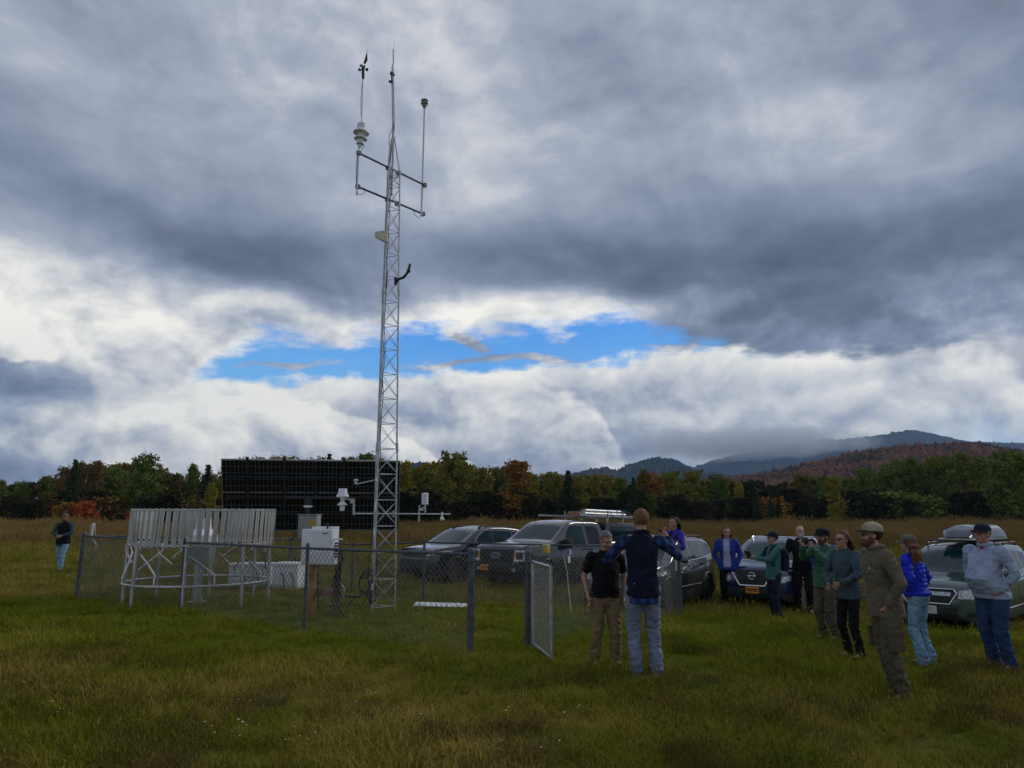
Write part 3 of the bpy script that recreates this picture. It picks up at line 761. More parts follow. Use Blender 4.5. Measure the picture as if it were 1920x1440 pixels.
for q in range(3):
    pts = []; zz = z_apex + 1.9 - q * .8
    while zz > .5:
        if zz > z_apex: p = Vector((pole_top.x * (zz - z_apex) / (pole_top.z - z_apex) + .03, -.02, zz))
        else: p = leg_pt(2, zz) * 0.8 + Vector((.02 * q - .02 + rc.uniform(-.02, .02), -.01, 0)); p.z = zz
        pts.append(p); zz -= .33
    mb.tube(pts, .007, 5)
mb.build('cable', m_cable, tower)
# ---- upper and lower boom
def clampset(mb, p, s=.05): 
    for dz in (-.028, 0, .028): mb.box(p + Vector((0, 0, dz)), (s * 1.9, s * 1.5, .014), bev=.004)
    mb.tube([p - Vector((0, 0, .06)), p + Vector((0, 0, .06))], .016, 6)
zU, zL = zat(319), zat(373)
def boom(a, b, z, name, extra):
    pa, pb = hit_z(a[0], a[1], z + 0.0), hit_z(b[0], b[1], z + 0.0)
    o = Vector((TCx, TD, tg)); pa -= o; pb -= o
    mb = MB(); mb.tube([pa, pb], .020, 8); bm_ = mb.build('boom', m_dark, tower)
    mb = MB(); clampset(mb, pa); clampset(mb, pb)
    for t in extra: clampset(mb, pa.lerp(pb, t) + Vector((0, .03, 0)))
    mb.build('boom_clamp', m_alu, bm_)
    return pa, pb
uA, uB = boom((673, 287), (796, 347), zU, 'boom', (.42, .58))
lA, lB = boom((671, 350), (793, 401), zL, 'boom', (.43, .58))
def TPd(X, Y, ref): return TP(X, Y, ref.y + TD)
dA = uA.y + TD; dB = uB.y + TD
# left sensor pole with gauge and wind sensor
mb = MB(); mb.tube([TP(669, 366, dA), TP(672, 285, dA), TP(675, 268, dA)], .016, 8)
pl = mb.build('sensor_pole', m_alu, tower)
mb = MB(); p = TP(677, 252, dA); Lz = Matrix.Rotation(R(3), 3, 'Y')
mb.lathe([(.0, .21), (.085, .21), (.09, .10), (.15, .045), (.152, .025), (.07, .01), (.062, -.06), (.12, -.085), (.122, -.10), (.075, -.115), (.07, -.20), (.035, -.205), (.03, -.25)], p, 24, Lz)
mb.build('precipitation_sensor', m_white, pl)
mb = MB(); mb.tube([TP(677, 237, dA), TP(679, 200, dA), TP(680, 146, dA)], .011, 8); mb.build('thin_pole', m_white, tower)
mb = MB(); mb.tube([TP(679, 232, dA), TP(677, 215, dA), TP(676.5, 190, dA), TP(678, 165, dA), TP(680, 148, dA)], .0045, 5)
mb.tube([TP(681, 270, dA), TP(683, 274, dA), TP(677, 281, dA)], .006, 5); mb.tube([TP(670, 288, dA), TP(668, 310, dA), TP(668, 345, dA), TP(669, 360, dA), TP(674, 366, dA), TP(683, 362, dA), TP(684, 352, dA)], .006, 5)
mb.tube([TP(790, 401, dB), TP(786, 409, dB), TP(778, 404, dB), TP(775, 392, dB)], .006, 5)
mb.build('sensor_cable', m_cable, tower)
mb = MB(); p = TP(680, 138, dA)
mb.tube([TP(681, 147, dA), TP(680.5, 124, dA)], [.028, .03], 10); mb.tube([TP(681, 134, dA), TP(684, 122, dA)], [.02, .012], 8)
ws_ = mb.build('wind_sensor', m_black, tower)
mb = MB()
for a in (0, 120, 240):
    q = TP(680, 128, dA) + Vector((math.cos(R(a + 20)) * .085, math.sin(R(a + 20)) * .085, .0)); mb.tube([TP(680, 128, dA), q], .004, 5)
    mb.lathe([(.002, -.035), (.02, -.015), (.032, .02)], q, 10, Matrix.Rotation(R(a + 110), 3, 'Z') @ Matrix.Rotation(R(90), 3, 'Y'))
mb.build('anemometer_cup', m_black, ws_)
mb = MB(); a, b = TP(682, 119, dA), TP(688, 99, dA); t = (b - a).normalized(); u = Vector((t.z, 0, -t.x)).normalized()
v = [a - u * .006, a + u * .035, a.lerp(b, .35) + u * .052, b + u * .006, b - u * .004]; n = Vector((0, .006, 0))
mb.add([q - n for q in v] + [q + n for q in v], [(0, 1, 2, 3, 4), (9, 8, 7, 6, 5)] + [(i, (i + 1) % 5, (i + 1) % 5 + 5, i + 5) for i in range(5)])
mb.tube([b, TP(688.5, 92, dA)], .003, 5); mb.build('wind_vane', m_black, ws_, False)
# right sensor pole
mb = MB(); mb.tube([TP(790, 405, dB), TP(792, 347, dB), TP(796, 203, dB)], [.021, .021, .019], 10); pr_ = mb.build('sensor_pole', m_white, tower)
mb = MB(); mb.lathe([(0, .11), (.072, .105), (.078, .085), (.05, .07), (.05, .045), (.078, .03), (.08, .015), (.05, 0), (.048, -.04), (.03, -.06), (.03, -.09)], TP(796, 196, dB), 20)
mb.build('precipitation_sensor', m_grey, pr_)
# antenna panel and bent bracket
mb = MB(); c = TP(715, 443, TD - .35)
v = [(-.115, 0, .075), (.115, 0, .11), (.125, 0, -.13), (.02, 0, -.09), (-.12, 0, -.01)]
f1 = [c + Vector((a, -.04, b)) for a, _, b in v]; f2 = [c + Vector((a, .05, b)) for a, _, b in v]
mb.add(f1 + f2, [(4, 3, 2, 1, 0), (5, 6, 7, 8, 9)] + [(i, (i + 1) % 5, (i + 1) % 5 + 5, i + 5) for i in range(5)])
o = mb.build('panel_antenna', m_cream, tower, False)
mb = MB(); mb.tube([TP(741, 530, TD), TP(746, 524, TD - .05), TP(757, 520, TD - .12), TP(765, 510, TD - .14), TP(769, 495, TD - .14)], [.03, .028, .026, .026, .024], 10)
mb.box(TP(742, 527, TD), (.05, .08, .15), bev=.006); mb.box(TP(766, 508, TD - .14), (.07, .06, .05), bev=.006); mb.build('bent_bracket', m_dark, tower)
# low boom with its instruments
bD = TD - .27
mb = MB(); mb.tube([TP(662, 963, bD), TP(845, 964, bD + .25)], .015, 8); lb = mb.build('boom', m_alub, tower)
mb = MB()
for X in (706, 738): clampset(mb, TP(X, 963.5, bD + .02), .04)
mb.build('boom_clamp', m_alu, lb)
mb = MB(); mb.tube([TP(663, 966, bD), TP(663.5, 936, bD)], .019, 8); mb.tube([TP(664, 938, bD), TP(646, 936, bD)], .010, 8); mb.tube([TP(664, 935, bD), TP(646, 935, bD)], .006, 6); mb.box(TP(660, 941, bD), (.07, .05, .07), bev=.006)
gp = mb.build('gauge_bracket', m_alu, tower)
mb = MB(); mb.lathe([(0, .0), (.066, 0), (.075, -.012), (.08, -.085), (.115, -.135), (.113, -.155), (.045, -.17), (.035, -.21), (.035, -.24), (.088, -.285), (.088, -.30), (.045, -.315), (.04, -.40), (0, -.40)], TP(643, 916, bD), 28)
mb.build('precipitation_gauge', m_white, gp)
mb = MB(); mb.tube([TP(668, 908, bD), TP(704, 900, bD + .1)], .013, 8); mb.ball(TP(667, 901, bD), (.045, .045, .03)); mb.tube([TP(667, 903, bD), TP(667, 908, bD)], .03, 10); mb.build('radiation_sensor_arm', m_alu, tower)
p = TP(797, 924, bD); mb = MB(); mb.lathe([(0, 0), (.05, -.004), (.064, -.02), (.064, -.03)], p, 20)
for k in range(6): mb.lathe([(.058, -.034 - .03 * k), (.063, -.055 - .03 * k), (.048, -.06 - .03 * k)], p, 20)
mb.lathe([(.045, -.03), (.045, -.215), (0, -.215)], p, 16); sh = mb.build('radiation_shield', m_white, tower)
mb = MB(); mb.tube([TP(797, 945, bD), TP(797, 961, bD)], .017, 8); mb.tube([TP(787, 947, bD), TP(785, 978, bD)], .016, 8); mb.box(TP(790, 956, bD), (.08, .05, .04), bev=.006); mb.tube([TP(788, 955, bD), TP(796, 950, bD)], .01, 6); mb.build('bracket', m_alu, sh)
mb = MB(); mb.tube([TP(829, 960, bD), TP(829, 971, bD)], .016, 8); mb.lathe([(0, -.0), (.03, -.01), (.038, -.03), (.03, -.055), (0, -.06)], TP(829, 970, bD), 16); mb.tube([TP(825, 970, bD), TP(829, 970, bD)], .01, 6); mb.build('down_facing_sensor', m_white, tower)

# ---- loose cables at the mast foot
def loop(c, r, tilt, n=22, turns=1.0, j=.02, seed=0):
    rr = random.Random(seed); M = Matrix.Rotation(tilt, 3, 'Z') @ Matrix.Rotation(R(82), 3, 'X'); out = []
    for i in range(int(n * turns) + 1):
        a = 6.283 * i / n; out.append(Vector(c) + M @ Vector((math.cos(a) * r * (1 + rr.uniform(-.1, .1)), math.sin(a) * r * 1.25 * (1 + rr.uniform(-.1, .1)), rr.uniform(-j, j))))
    return out
mb = MB(); o0 = Vector((TCx, TD, tg))
for k, (X, Y, r) in enumerate(((688, 1095, .14), (692, 1092, .17), (684, 1098, .12), (698, 1108, .13), (695, 1120, .10))):
    mb.tube([p for p in loop(at(X, Y, TD - .25), r, k * .4, turns=1.7, seed=k)], .009, 6)
mb.tube([at(640, 1030, TD - .6), at(642, 1050, TD - .6), at(635, 1070, TD - .6), at(628, 1090, TD - .6), at(634, 1108, TD - .6), at(650, 1118, TD - .6), at(672, 1119, TD - .5), at(690, 1108, TD - .35), at(700, 1085, TD - .25)], .022, 8)
mb.tube([at(630, 1035, TD - .6), at(630, 1075, TD - .6), at(622, 1095, TD - .6), at(632, 1112, TD - .6), at(634, 1128, TD - .6)], .016, 8)
mb.tube([at(698, 1000, TD - .3), at(692, 1050, TD - .25), at(690, 1085, TD - .25), at(696, 1130, TD - .25)], .009, 6)
mb.tube([at(663, 1122, TD - .5), at(655, 1132, TD - .5), at(650, 1146, TD - .6)], .01, 6); mb.tube([at(690, 1118, TD - .3), at(680, 1130, TD - .4), at(674, 1142, TD - .5)], .01, 6)
o = mb.build('cable_bundle', m_cable); tag(o, 'black cables hanging in loops between the white box and the mast foot', 'cables')
mb = MB()
for k, (X, Y, r) in enumerate(((628, 1112, .16), (618, 1125, .13))): mb.tube(loop(at(X, Y, TD - .8), r, k * .7 - .2, turns=1.2, seed=k + 9), .011, 6)
o = mb.build('cable_coil', m_cableg); tag(o, 'grey cable coil lying in the grass below the white box', 'cable')

# ---- white logger box on a wooden post
BD = 13.5; bp = at(600, 1025, BD)
bx = empty('logger_box', (bp.x, BD, gz(bp.x, BD)), R(-14), 'white metal instrument box on a wooden post beside the mast', 'instrument box')
g0 = gz(bp.x, BD); top_z = at(600, 992, BD).z - g0; bot_z = at(600, 1058, BD).z - g0
hw = .29; hz = top_z - bot_z
mb = MB(); mb.box((0, 0, (top_z + bot_z) / 2), (hw * 2, .26, hz), bev=.012); body = mb.build('enclosure', m_white2, bx)
mb = MB(); mb.box((-.0, -.139, (top_z + bot_z) / 2), (hw * 2 - .02, .016, hz - .02), bev=.006); mb.build('door', m_white2, bx)
mb = MB(); mb.box((hw - .13, -.1485, top_z - .07), (.105, .003, .035)); mb.build('label_plate', m_grey, bx)
mb = MB(); mb.box((.03, .12, top_z + .02), (.50, .05, .05), bev=.004); mb.box((hw + .05, -.06, top_z - .17), (.22, .03, .028), bev=.004); mb.build('mounting_bar', m_white, bx)
mb = MB(); mb.box((-.14, .05, bot_z / 2 - .05), (.10, .10, bot_z + .3), bev=.006); mb.build('wooden_post', m_wood, bx)
mb = MB(); mb.box((.10, .11, .42), (.62, .035, .12), bev=.005); mb.build('cross_board', m_wood, bx)
mb = MB()
for k in range(6): mb.tube([(hw + .0, .0, top_z - .24 - .045 * k), (hw + .045, .0, top_z - .24 - .045 * k)], .016, 8)
mb.build('cable_gland', m_black, bx)
mb = MB()
for k in range(6): mb.tube([(hw + .045, 0, top_z - .24 - .045 * k), (hw + .10, -.01 * k, top_z - .30 - .045 * k), (hw + .07 + .012 * k, .0, bot_z), (hw + .02 + .02 * k, 0, .55), (hw - .02 + .03 * k, 0, .22), (hw + .0 + .05 * k, -.05, .02)], .008, 6)
mb.tube([(-.02, 0, bot_z + .02), (-.02, .02, .5), (.02, 0, .1)], .012, 6)
mb.build('cable', m_cable, bx)
mb = MB(); mb.ball((.10, .05, top_z + .07), (.03, .03, .035)); mb.tube([(.10, .05, top_z), (.10, .05, top_z + .07)], .014, 8); mb.build('small_sensor', m_black, bx)
# ---- grey box on a pole behind it
GD = 17.0; gp_ = at(580, 988, GD); g0 = gz(gp_.x, GD)
gb = empty('grey_cabinet', (gp_.x, GD, g0), R(-12), 'pale grey cabinet with an open lid and yellow sticker behind the white box', 'cabinet')
zt, zb = at(580, 966, GD).z - g0, at(580, 1009, GD).z - g0
mb = MB(); mb.box((0, 0, (zt + zb) / 2), (.44, .22, zt - zb), bev=.012); mb.build('enclosure', m_grey, gb)
mb = MB(); mb.box((.0, -.0, zt + .012), (.47, .27, .02), bev=.006); mb.build('lid', m_grey, gb)
mb = MB(); mb.box((.12, -.1125, zt - .17), (.17, .004, .13)); mb.build('yellow_sticker', mat('yellow_sticker', (0.50, 0.33, 0.06), 0.6), gb)
mb = MB(); mb.tube([(0, .06, -.2), (0, .06, zb + .05)], .035, 10); mb.build('pole', m_alu, gb)
# ---- snow pillow board on the grass
mb = MB(); c = ground_at(826, 1142)
mb.box((0, 0, .02), (1.02, .34, .018), bev=.006); o = mb.build('white_board', m_white2); o.location = (c.x, c.y, c.z + .06); o.rotation_euler = (R(5), R(1), R(-4)); tag(o, 'white board lying in the grass between the mast and the corner post', 'board')
# ---- two white battery bins behind the wind shield
for (X0, X1, Yt, Yb, D, lb, rz) in ((426, 502, 1056, 1092, 19.2, 'wider white storage bin in the grass behind the wind shield', -4), (508, 560, 1055, 1094, 18.9, 'narrower white storage bin right of the wind shield', -4)):
    a, b = at(X0, Yb, D), at(X1, Yb, D); g0 = gz(a.x, D); w = b.x - a.x; h = at(X0, Yt, D).z - g0
    t = empty('storage_bin', ((a.x + b.x) / 2, D + .3, g0), R(rz), lb, 'bin', 'white bins by the wind shield')
    mb = MB(); mb.box((0, 0, h * .45), (w * .96, .55, h * .9), bev=.02)
    for k in range(5): mb.box((-w * .38 + w * .19 * k, -.278, h * .42), (.02, .012, h * .7), bev=.003)
    mb.build('bin_body', m_white2, t)
    mb = MB(); mb.box((0, 0, h * .93), (w, .60, h * .12), bev=.02); mb.build('lid', m_white, t)
    mb = MB()
    for k in (-.15, .2): mb.tube([(w * k, -.30, h * .60), (w * k + .03, -.33, h * .63), (w * k + .10, -.34, h * .45), (w * k + .12, -.33, .05)], .012, 6)
    mb.build('hose', m_cable, t)

# ---- slatted wind shield round the precipitation gauge
WD = 15.8; wc = at(377, 1000, WD); wg = gz(wc.x, WD)
shd = empty('wind_shield', (wc.x, WD, wg), 0, 'round wind shield of hanging metal slats on a tubular ring frame', 'wind shield')
RR = 1.38
def ring(r, z, n=56, cx=0.0, cy=0.0): return [Vector((cx + r * math.cos(6.2832 * i / n), cy + r * math.sin(6.2832 * i / n), z)) for i in range(n)]
zr_top = at(380, 957, WD).z - wg; zr_mid = at(380, 1019, WD).z - wg; zr_low = at(380, 1089, WD).z - wg
ox = at(386, 957, WD).x - wc.x
mb = MB(); mb.tube(ring(RR, zr_top, cx=ox), .013, 6, close=True); mb.build('top_ring', m_alub, shd)
mb = MB(); mb.tube(ring(RR - .04, zr_mid), .024, 8, close=True); mb.build('middle_ring', m_alub, shd)
mb = MB(); mb.tube(ring(RR, zr_low), .026, 8, close=True); mb.build('lower_ring', m_alub, shd)
leg_me = None
for k in range(8):
    a = R(k * 45 + 12); d = Vector((math.cos(a), math.sin(a), 0)); mb = MB()
    mb.tube([d * RR + Vector((0, 0, -.2)), d * RR + Vector((0, 0, zr_low)), d * (RR - .03) + Vector((0, 0, zr_mid))], .032, 8); mb.build('shield_leg', m_alu, shd)
    for sgn in (1, -1):
        a1 = a + R(22) * sgn; d1 = Vector((math.cos(a1), math.sin(a1), 0)); am = a + R(11) * sgn; dm = Vector((math.cos(am), math.sin(am), 0))
        mb = MB(); P_ = [(d1 * RR, zr_low), (d1 * RR, zr_low + .12), (d1 * (RR - .02), zr_low + .2), (dm * (RR - .10), (zr_low + zr_mid) / 2 + .03), (d * (RR - .10), zr_mid - .17), (d * (RR - .05), zr_mid - .02)]
        if sgn == -1: P_ = [(d1 * RR, zr_mid), (d1 * (RR - .02), zr_mid - .12), (dm * (RR - .08), (zr_low + zr_mid) / 2 + .03)]
        mb.tube([Vector((q.x, q.y, z_)) for q, z_ in P_], .019, 8); mb.build('bent_brace', m_alub, shd)
for k in range(8):
    a = R(k * 45 + 30); d = Vector((math.cos(a), math.sin(a), 0)); mb = MB(); mb.tube([d * (RR - .04) + Vector((0, 0, zr_mid)), d * (RR) + Vector((ox, 0, zr_top))], .012, 6); mb.build('ring_strut', m_alub, shd)
rs = random.Random(8); sl = MB()
L_ = zr_top - zr_mid + .03
sl.add([(-.046, 0, .03), (.046, 0, .03), (.042, .0, -L_), (-.042, 0, -L_), (-.046, .006, .03), (.046, .006, .03), (.042, .006, -L_), (-.042, .006, -L_)], [(0, 1, 2, 3), (7, 6, 5, 4), (0, 4, 5, 1), (1, 5, 6, 2), (2, 6, 7, 3), (3, 7, 4, 0)])
sl.box((0, -.004, -L_ / 2), (.008, .008, L_ * .98)); sme = sl.mesh('slat'); sme.materials.append(m_slat)
NS = 60
for k in range(NS):
    a = 6.2832 * k / NS; o = bpy.data.objects.new('slat', sme); C.objects.link(o); o.parent = shd
    o.location = (ox + RR * math.cos(a), RR * math.sin(a), zr_top)
    # the slats swing with the wind, all the same way, more on the windward side
    o.rotation_euler = (Matrix.Rotation(R(2.2 + rs.uniform(-1.8, 1.8)), 3, 'Y') @ Matrix.Rotation(R(rs.uniform(-2, 2)), 3, 'X') @ Matrix.Rotation(a + R(90 + rs.uniform(-4, 4)), 3, 'Z')).to_euler()
gg = empty('rain_gauge', (wc.x, WD, wg), 0, 'white weighing precipitation gauge on a pedestal inside the wind shield', 'rain gauge')
zb0, zb1 = at(382, 1057, WD).z - wg, at(382, 1016, WD).z - wg
mb = MB(); mb.box((0.02, 0, (zb0 + zb1) / 2), (.47, .36, zb1 - zb0), bev=.015); mb.build('gauge_housing', m_grey, gg)
mb = MB(); mb.tube([(0, 0, -.1), (0, 0, zb0)], .085, 14); mb.box((0, 0, .02), (.3, .3, .03), bev=.004); mb.tube([(.02, 0, .25), (.16, -.05, 0.02)], .012, 6); mb.build('pedestal', m_alu, gg)
mb = MB(); mb.lathe([(.30, zb1), (.29, zb1 + .14), (.24, zb1 + .18), (.16, zb1 + .26), (.14, zb1 + .46), (.145, zb1 + .48), (.12, zb1 + .48), (.12, zb1 + .3)], (0.04, 0, 0), 28); mb.build('collector', m_white, gg)

# ---- chain link fence
def chain_mesh(mb, a, b, za, zb_, h0=.04, h1=1.22, pitch=.098, r=.0035):
    a = Vector(a); b = Vector(b); L = (b - a).length; d = (b - a) / L; H = h1 - h0
    gzf = lambda t: za + (zb_ - za) * t / L
    for sgn in (1, -1):
        s0 = -H
        while s0 < L + H:
            p0, p1 = s0, s0 + H * .92
            q0, q1 = (0, 1)
            lo, hi = max(0, -p0 / (p1 - p0)), min(1, (L - p0) / (p1 - p0))
            if hi > lo:
                P_ = []
                for k in (lo, hi):
                    t = p0 + (p1 - p0) * k; zz = (h0 + H * k) if sgn > 0 else (h1 - H * k)
                    q = a + d * t; P_.append(Vector((q.x, q.y, gzf(t) + zz)) + Vector((-d.y, d.x, 0)) * .002 * sgn)
                mb.tube(P_, r, 3, caps=False)
            s0 += pitch
    for k in (0.0, .5): mb.tube([(a.x, a.y, za + h0 + H * k), (b.x, b.y, zb_ + h0 + H * k)], .002, 3)
    n = int(L / pitch)
    for i in range(n):   # twisted barbs on top of the mesh
        q = a + d * (i + .5) * pitch; zz = gzf((i + .5) * pitch) + h1; mb.tube([(q.x - d.x * .012, q.y - d.y * .012, zz - .01), (q.x, q.y, zz + .03), (q.x + d.x * .012, q.y + d.y * .012, zz - .01)], .002, 3, caps=False)
fence = empty('chain_link_fence', (FENCE_Q[1][0], FENCE_Q[1][1], 0), 0, 'low grey chain link fence around the weather station', 'fence')
FO = Vector(fence.location)
def fp(X, Yf, Yt):
    g = ground_at(X, Yf); dep = g.y; zt_ = at(X, Yt, dep).z; return g, zt_ - g.z
class Post: pass
posts = {}
def post(key, X, Yf, Yt, r, lean=None):
    g, h = fp(X, Yf, Yt); q = Post(); q.p = g; q.h = h; posts[key] = q
    mb = MB(); top = Vector((g.x, g.y, g.z + h)) + (lean or Vector((0, 0, 0)))
    mb.tube([g - Vector((0, 0, .2)) - FO, top - FO], r, 12); q.top = top
    o = mb.build('fence_post', m_fence, fence)
    mb = MB(); mb.lathe([(r * 1.18, -.03), (r * 1.18, .0), (r * .9, .025), (.0, .04)], top - FO, 14); mb.build('post_cap', m_fence, o)
    if r > .035:
        mb = MB()
        for k in (.1, .36, .64, .9): mb.tube(ring(r * 1.12, 0, 14) and [g.lerp(top, k) - FO + Vector((r * 1.13 * math.cos(6.2832 * i / 14), r * 1.13 * math.sin(6.2832 * i / 14), 0)) for i in range(14)], .006, 5, close=True)
        mb.build('tension_band', m_fence, o)
    return q
post('A', 143, 1122, 1000, .045, Vector((0.04, 0, 0))); post('B', 337, 1145, 1012, .026); post('C', 570, 1184, 1022, .026); post('D', 882, 1230, 1032, .045)
post('E', 990, 1216, 1036, .042); post('G', 1277, 1162, 1022, .038)
def free_post(key, x, y, h, r):
    q = Post(); z = gz(x, y); q.p = Vector((x, y, z)); q.h = h; q.top = q.p + Vector((0, 0, h)); posts[key] = q
    mb = MB(); mb.tube([q.p - Vector((0, 0, .2)) - FO, q.top - FO], r, 10); o = mb.build('fence_post', m_fence, fence)
    mb = MB(); mb.lathe([(r * 1.18, -.03), (r * 1.18, .0), (0, .035)], q.top - FO, 12); mb.build('post_cap', m_fence, o)
free_post('P', at(796, 1000, 17.1).x, 17.1, 1.34, .026)
free_post('K', -5.6, 19.6, 1.24, .035); free_post('P2', (at(796, 1000, 17.1).x - 5.6) / 2, 18.35, 1.22, .024)
pm = posts['G'].p.lerp(posts['E'].p, .5)
def run(keys, rail=True, down=.05, sag=.0):
    for a, b in zip(keys, keys[1:]):
        A_, B_ = posts[a], posts[b]
        mb = MB(); hh = min(A_.h, B_.h) - down
        chain_mesh(mb, A_.p - FO, B_.p - FO, A_.p.z - FO.z, B_.p.z - FO.z, .03, hh - .0)
        mb.build('chain_link', m_wire, fence, False)
        if rail:
            n = 8; mb = MB(); mb.tube([A_.top.lerp(B_.top, k / n) - Vector((0, 0, down + sag * math.sin(math.pi * k / n))) - FO for k in range(n + 1)], .021, 8); mb.build('top_rail', m_fence, fence)
run(['A', 'B', 'C', 'D']); run(['E', 'G'], rail=False, down=.06); run(['G', 'P', 'P2', 'K']); run(['K', 'A'])
# the gate, standing open towards the camera
gE = posts['E'].p + Vector((.06, -.03, 0)); gF = ground_at(1034, 1246)
gd = Vector((gF.x - gE.x, gF.y - gE.y, 0)); gL = gd.length
gate = empty('fence_gate', (gE.x, gE.y, gE.z), math.atan2(gd.y, gd.x), 'narrow chain link gate standing open beside the man with outstretched arms', 'gate')
gh = posts['E'].h - .12
mb = MB(); rr_ = .021
mb.tube([(.02, 0, .07), (.02, 0, gh)], rr_, 10); mb.tube([(gL, 0, .07), (gL, 0, gh)], rr_, 10); mb.tube([(.02, 0, .07), (gL, 0, .07)], rr_, 10); mb.tube([(.02, 0, gh), (gL, 0, gh)], rr_, 10)
mb.build('gate_frame', m_alu, gate)
mb = MB(); chain_mesh(mb, (.03, 0, 0), (gL - .01, 0, 0), 0, 0, .08, gh - .01); mb.build('chain_link', m_wire, gate, False)
mb = MB()
for z_ in (.25, gh - .18): mb.tube([(-.03, 0, z_), (.02, 0, z_)], .03, 8)
mb.build('hinge', m_fence, gate)
# small things on the fence
G_, E_ = posts['G'].p, posts['E'].p
def on_run(X, Y, a, b, off=.03):
    """point of the fence run a-b that lies in the direction of photo pixel X"""
    d = ray(X, 900); A_, B_ = posts[a].p, posts[b].p; e = B_ - A_
    t = (A_.y * d.x - A_.x * d.y) / (e.x * d.y - e.y * d.x); p = A_ + e * t
    return at(X, Y, p.y) + Vector((e.y, -e.x, 0)).normalized() * (off if (e.y * -1) < 0 else -off), math.atan2(e.y, e.x)
def sign(name, X, Y, w, h, m, a, b, lb, cat='sign', off=.03, th=.006):
    p, rz = on_run(X, Y, a, b, off); mb = MB(); mb.box((0, 0, 0), (w, th, h), bev=.001); o = mb.build(name, m); o.location = p; o.rotation_euler = (0, 0, rz); tag(o, lb, cat); return o
m_paper = mat('paper', (0.55, 0.58, 0.58), 0.7, var=0.1)
sign('paper_notice', 1264.5, 1061, .11, .20, m_paper, 'E', 'G', 'pale paper notice tied to the mesh beside the far fence post', off=.035)
sign('small_notice', 1063, 1049, .075, .10, m_paper, 'E', 'G', 'small white notice on the fence below the purple badge', off=.035)
o = sign('purple_badge', 1064, 1034.5, .11, .10, mat('purple_plastic', (0.10, 0.06, 0.32), 0.4), 'E', 'G', 'small purple badge with white marks above the small notice', 'badge', off=.04)
mb = MB(); 
for dx in (-.022, .012): mb.tube([(dx - .012, -.006, -.04), (dx, -.006, .035), (dx + .014, -.006, -.04)], .006, 6)
mb.build('white_mark', m_white, o)
p, rz = on_run(1021, 1029.5, 'E', 'G', .03)
yb = empty('yellow_box', p, rz, 'small yellow box fixed to the fence top beside the gate post', 'box')
mb = MB(); mb.box((0, 0, 0), (.085, .07, .10), bev=.006); mb.build('box_body', mat('yellow_paint', (0.46, 0.30, 0.05), 0.5), yb); mb = MB(); mb.box((0, 0, .055), (.095, .08, .014), bev=.003); mb.build('lid', m_cream, yb)
mb = MB(); p1, _ = on_run(1053, 1044, 'E', 'G', .04); p2, _ = on_run(1060, 1100, 'E', 'G', .05); p3, _ = on_run(1064, 1146, 'E', 'G', .06); mb.tube([p1, p1.lerp(p2, .5) + Vector((.01, 0, 0)), p2, p3], .006, 6)
o = mb.build('rope', m_paper); tag(o, 'pale rope hanging down the mesh below the purple badge', 'rope')
# cable coil and white pipe at the left corner post
A_ = posts['A'].top
mb = MB(); cc = at(170, 1031, A_.y - .1)
for k in range(4): mb.tube([cc + Vector((math.cos(t * .2618) * (.105 + .008 * k) * 1.0, .01 * k - .02, math.sin(t * .2618) * (.20 + .006 * k))) for t in range(24)], .010, 6, close=True)
o = mb.build('cable_coil', m_cableg); tag(o, 'coil of grey cable hung on the left corner post of the fence', 'cable')
mb = MB(); mb.tube([at(172, 1004, A_.y - .1), at(175, 985, A_.y - .1)], .022, 10); mb.tube([at(175, 988, A_.y - .1), at(176, 981, A_.y - .1)], .03, 10); mb.tube([at(168, 1004, A_.y - .1), at(171, 983, A_.y - .1), at(178, 983, A_.y - .1), at(179, 1003, A_.y - .1)], .005, 6)
o = mb.build('pipe_end', m_white); tag(o, 'short white pipe standing on the fence rail at the left corner post', 'pipe')

# ---- solar panel array seen from behind
m_cell = mat('solar_cells', (0.004, 0.005, 0.009), 0.25, var=0.2, spec=0.35)
m_grid = mat('cell_grid_lines', (0.12, 0.135, 0.155), 0.6, var=0.1)
m_rail = mat('dark_rack_steel', (0.035, 0.038, 0.045), 0.5, 0.3, var=0.2)
SD = 25.6; TL = at(416, 862, SD); yaw = R(9); u = Vector((math.cos(yaw), math.sin(yaw), 0))
Wp = 4.0
for _ in range(60):
    q = TL + u * Wp; v = q - Vector((0, 0, EYE)); X = 960 + F * v.x / v.dot(FW)
    Wp += (750 - X) * .008
dn = Vector((-math.sin(yaw) * .95, math.cos(yaw) * .95, -2.36)); Hp = dn.length; dnu = dn.normalized(); nrm = u.cross(dnu).normalized()
if nrm.y > 0: nrm = -nrm
sg = gz(TL.x + Wp / 2, SD + .6); base = TL + u * (Wp * .49) + dn * .5; base.z = sg
sol = empty('solar_array', base, 0, 'large dark solar panel array seen from behind the mast', 'solar array')
O_ = lambda a, b, n=0.0: TL + u * (Wp * a) + dn * b + nrm * n - base
def slab(mb, a0, a1, b0, b1, n0, n1):
    v = [O_(a, b, n) for a in (a0, a1) for b in (b0, b1) for n in (n0, n1)]
    mb.add(v, [(0, 1, 3, 2), (4, 6, 7, 5), (0, 4, 5, 1), (2, 3, 7, 6), (0, 2, 6, 4), (1, 5, 7, 3)])
mb = MB(); slab(mb, 0, 1, 0, 1, -.035, 0); mb.build('panels', m_cell, sol, False)
mb = MB(); NX, NY = 44, 11; px_ = .012 / Wp; pz_ = .014 / Hp
for i in range(1, NX): slab(mb, i / NX - px_ / 2, i / NX + px_ / 2, 0.005, .995, 0, .004)
for j in range(1, NY): slab(mb, .002, .998, j / NY - pz_ / 2, j / NY + pz_ / 2, .0045, .007)
mb.build('cell_grid', m_grid, sol, False)
mb = MB()
for b in (0, .455, .545 - .09 + .0, 1): pass
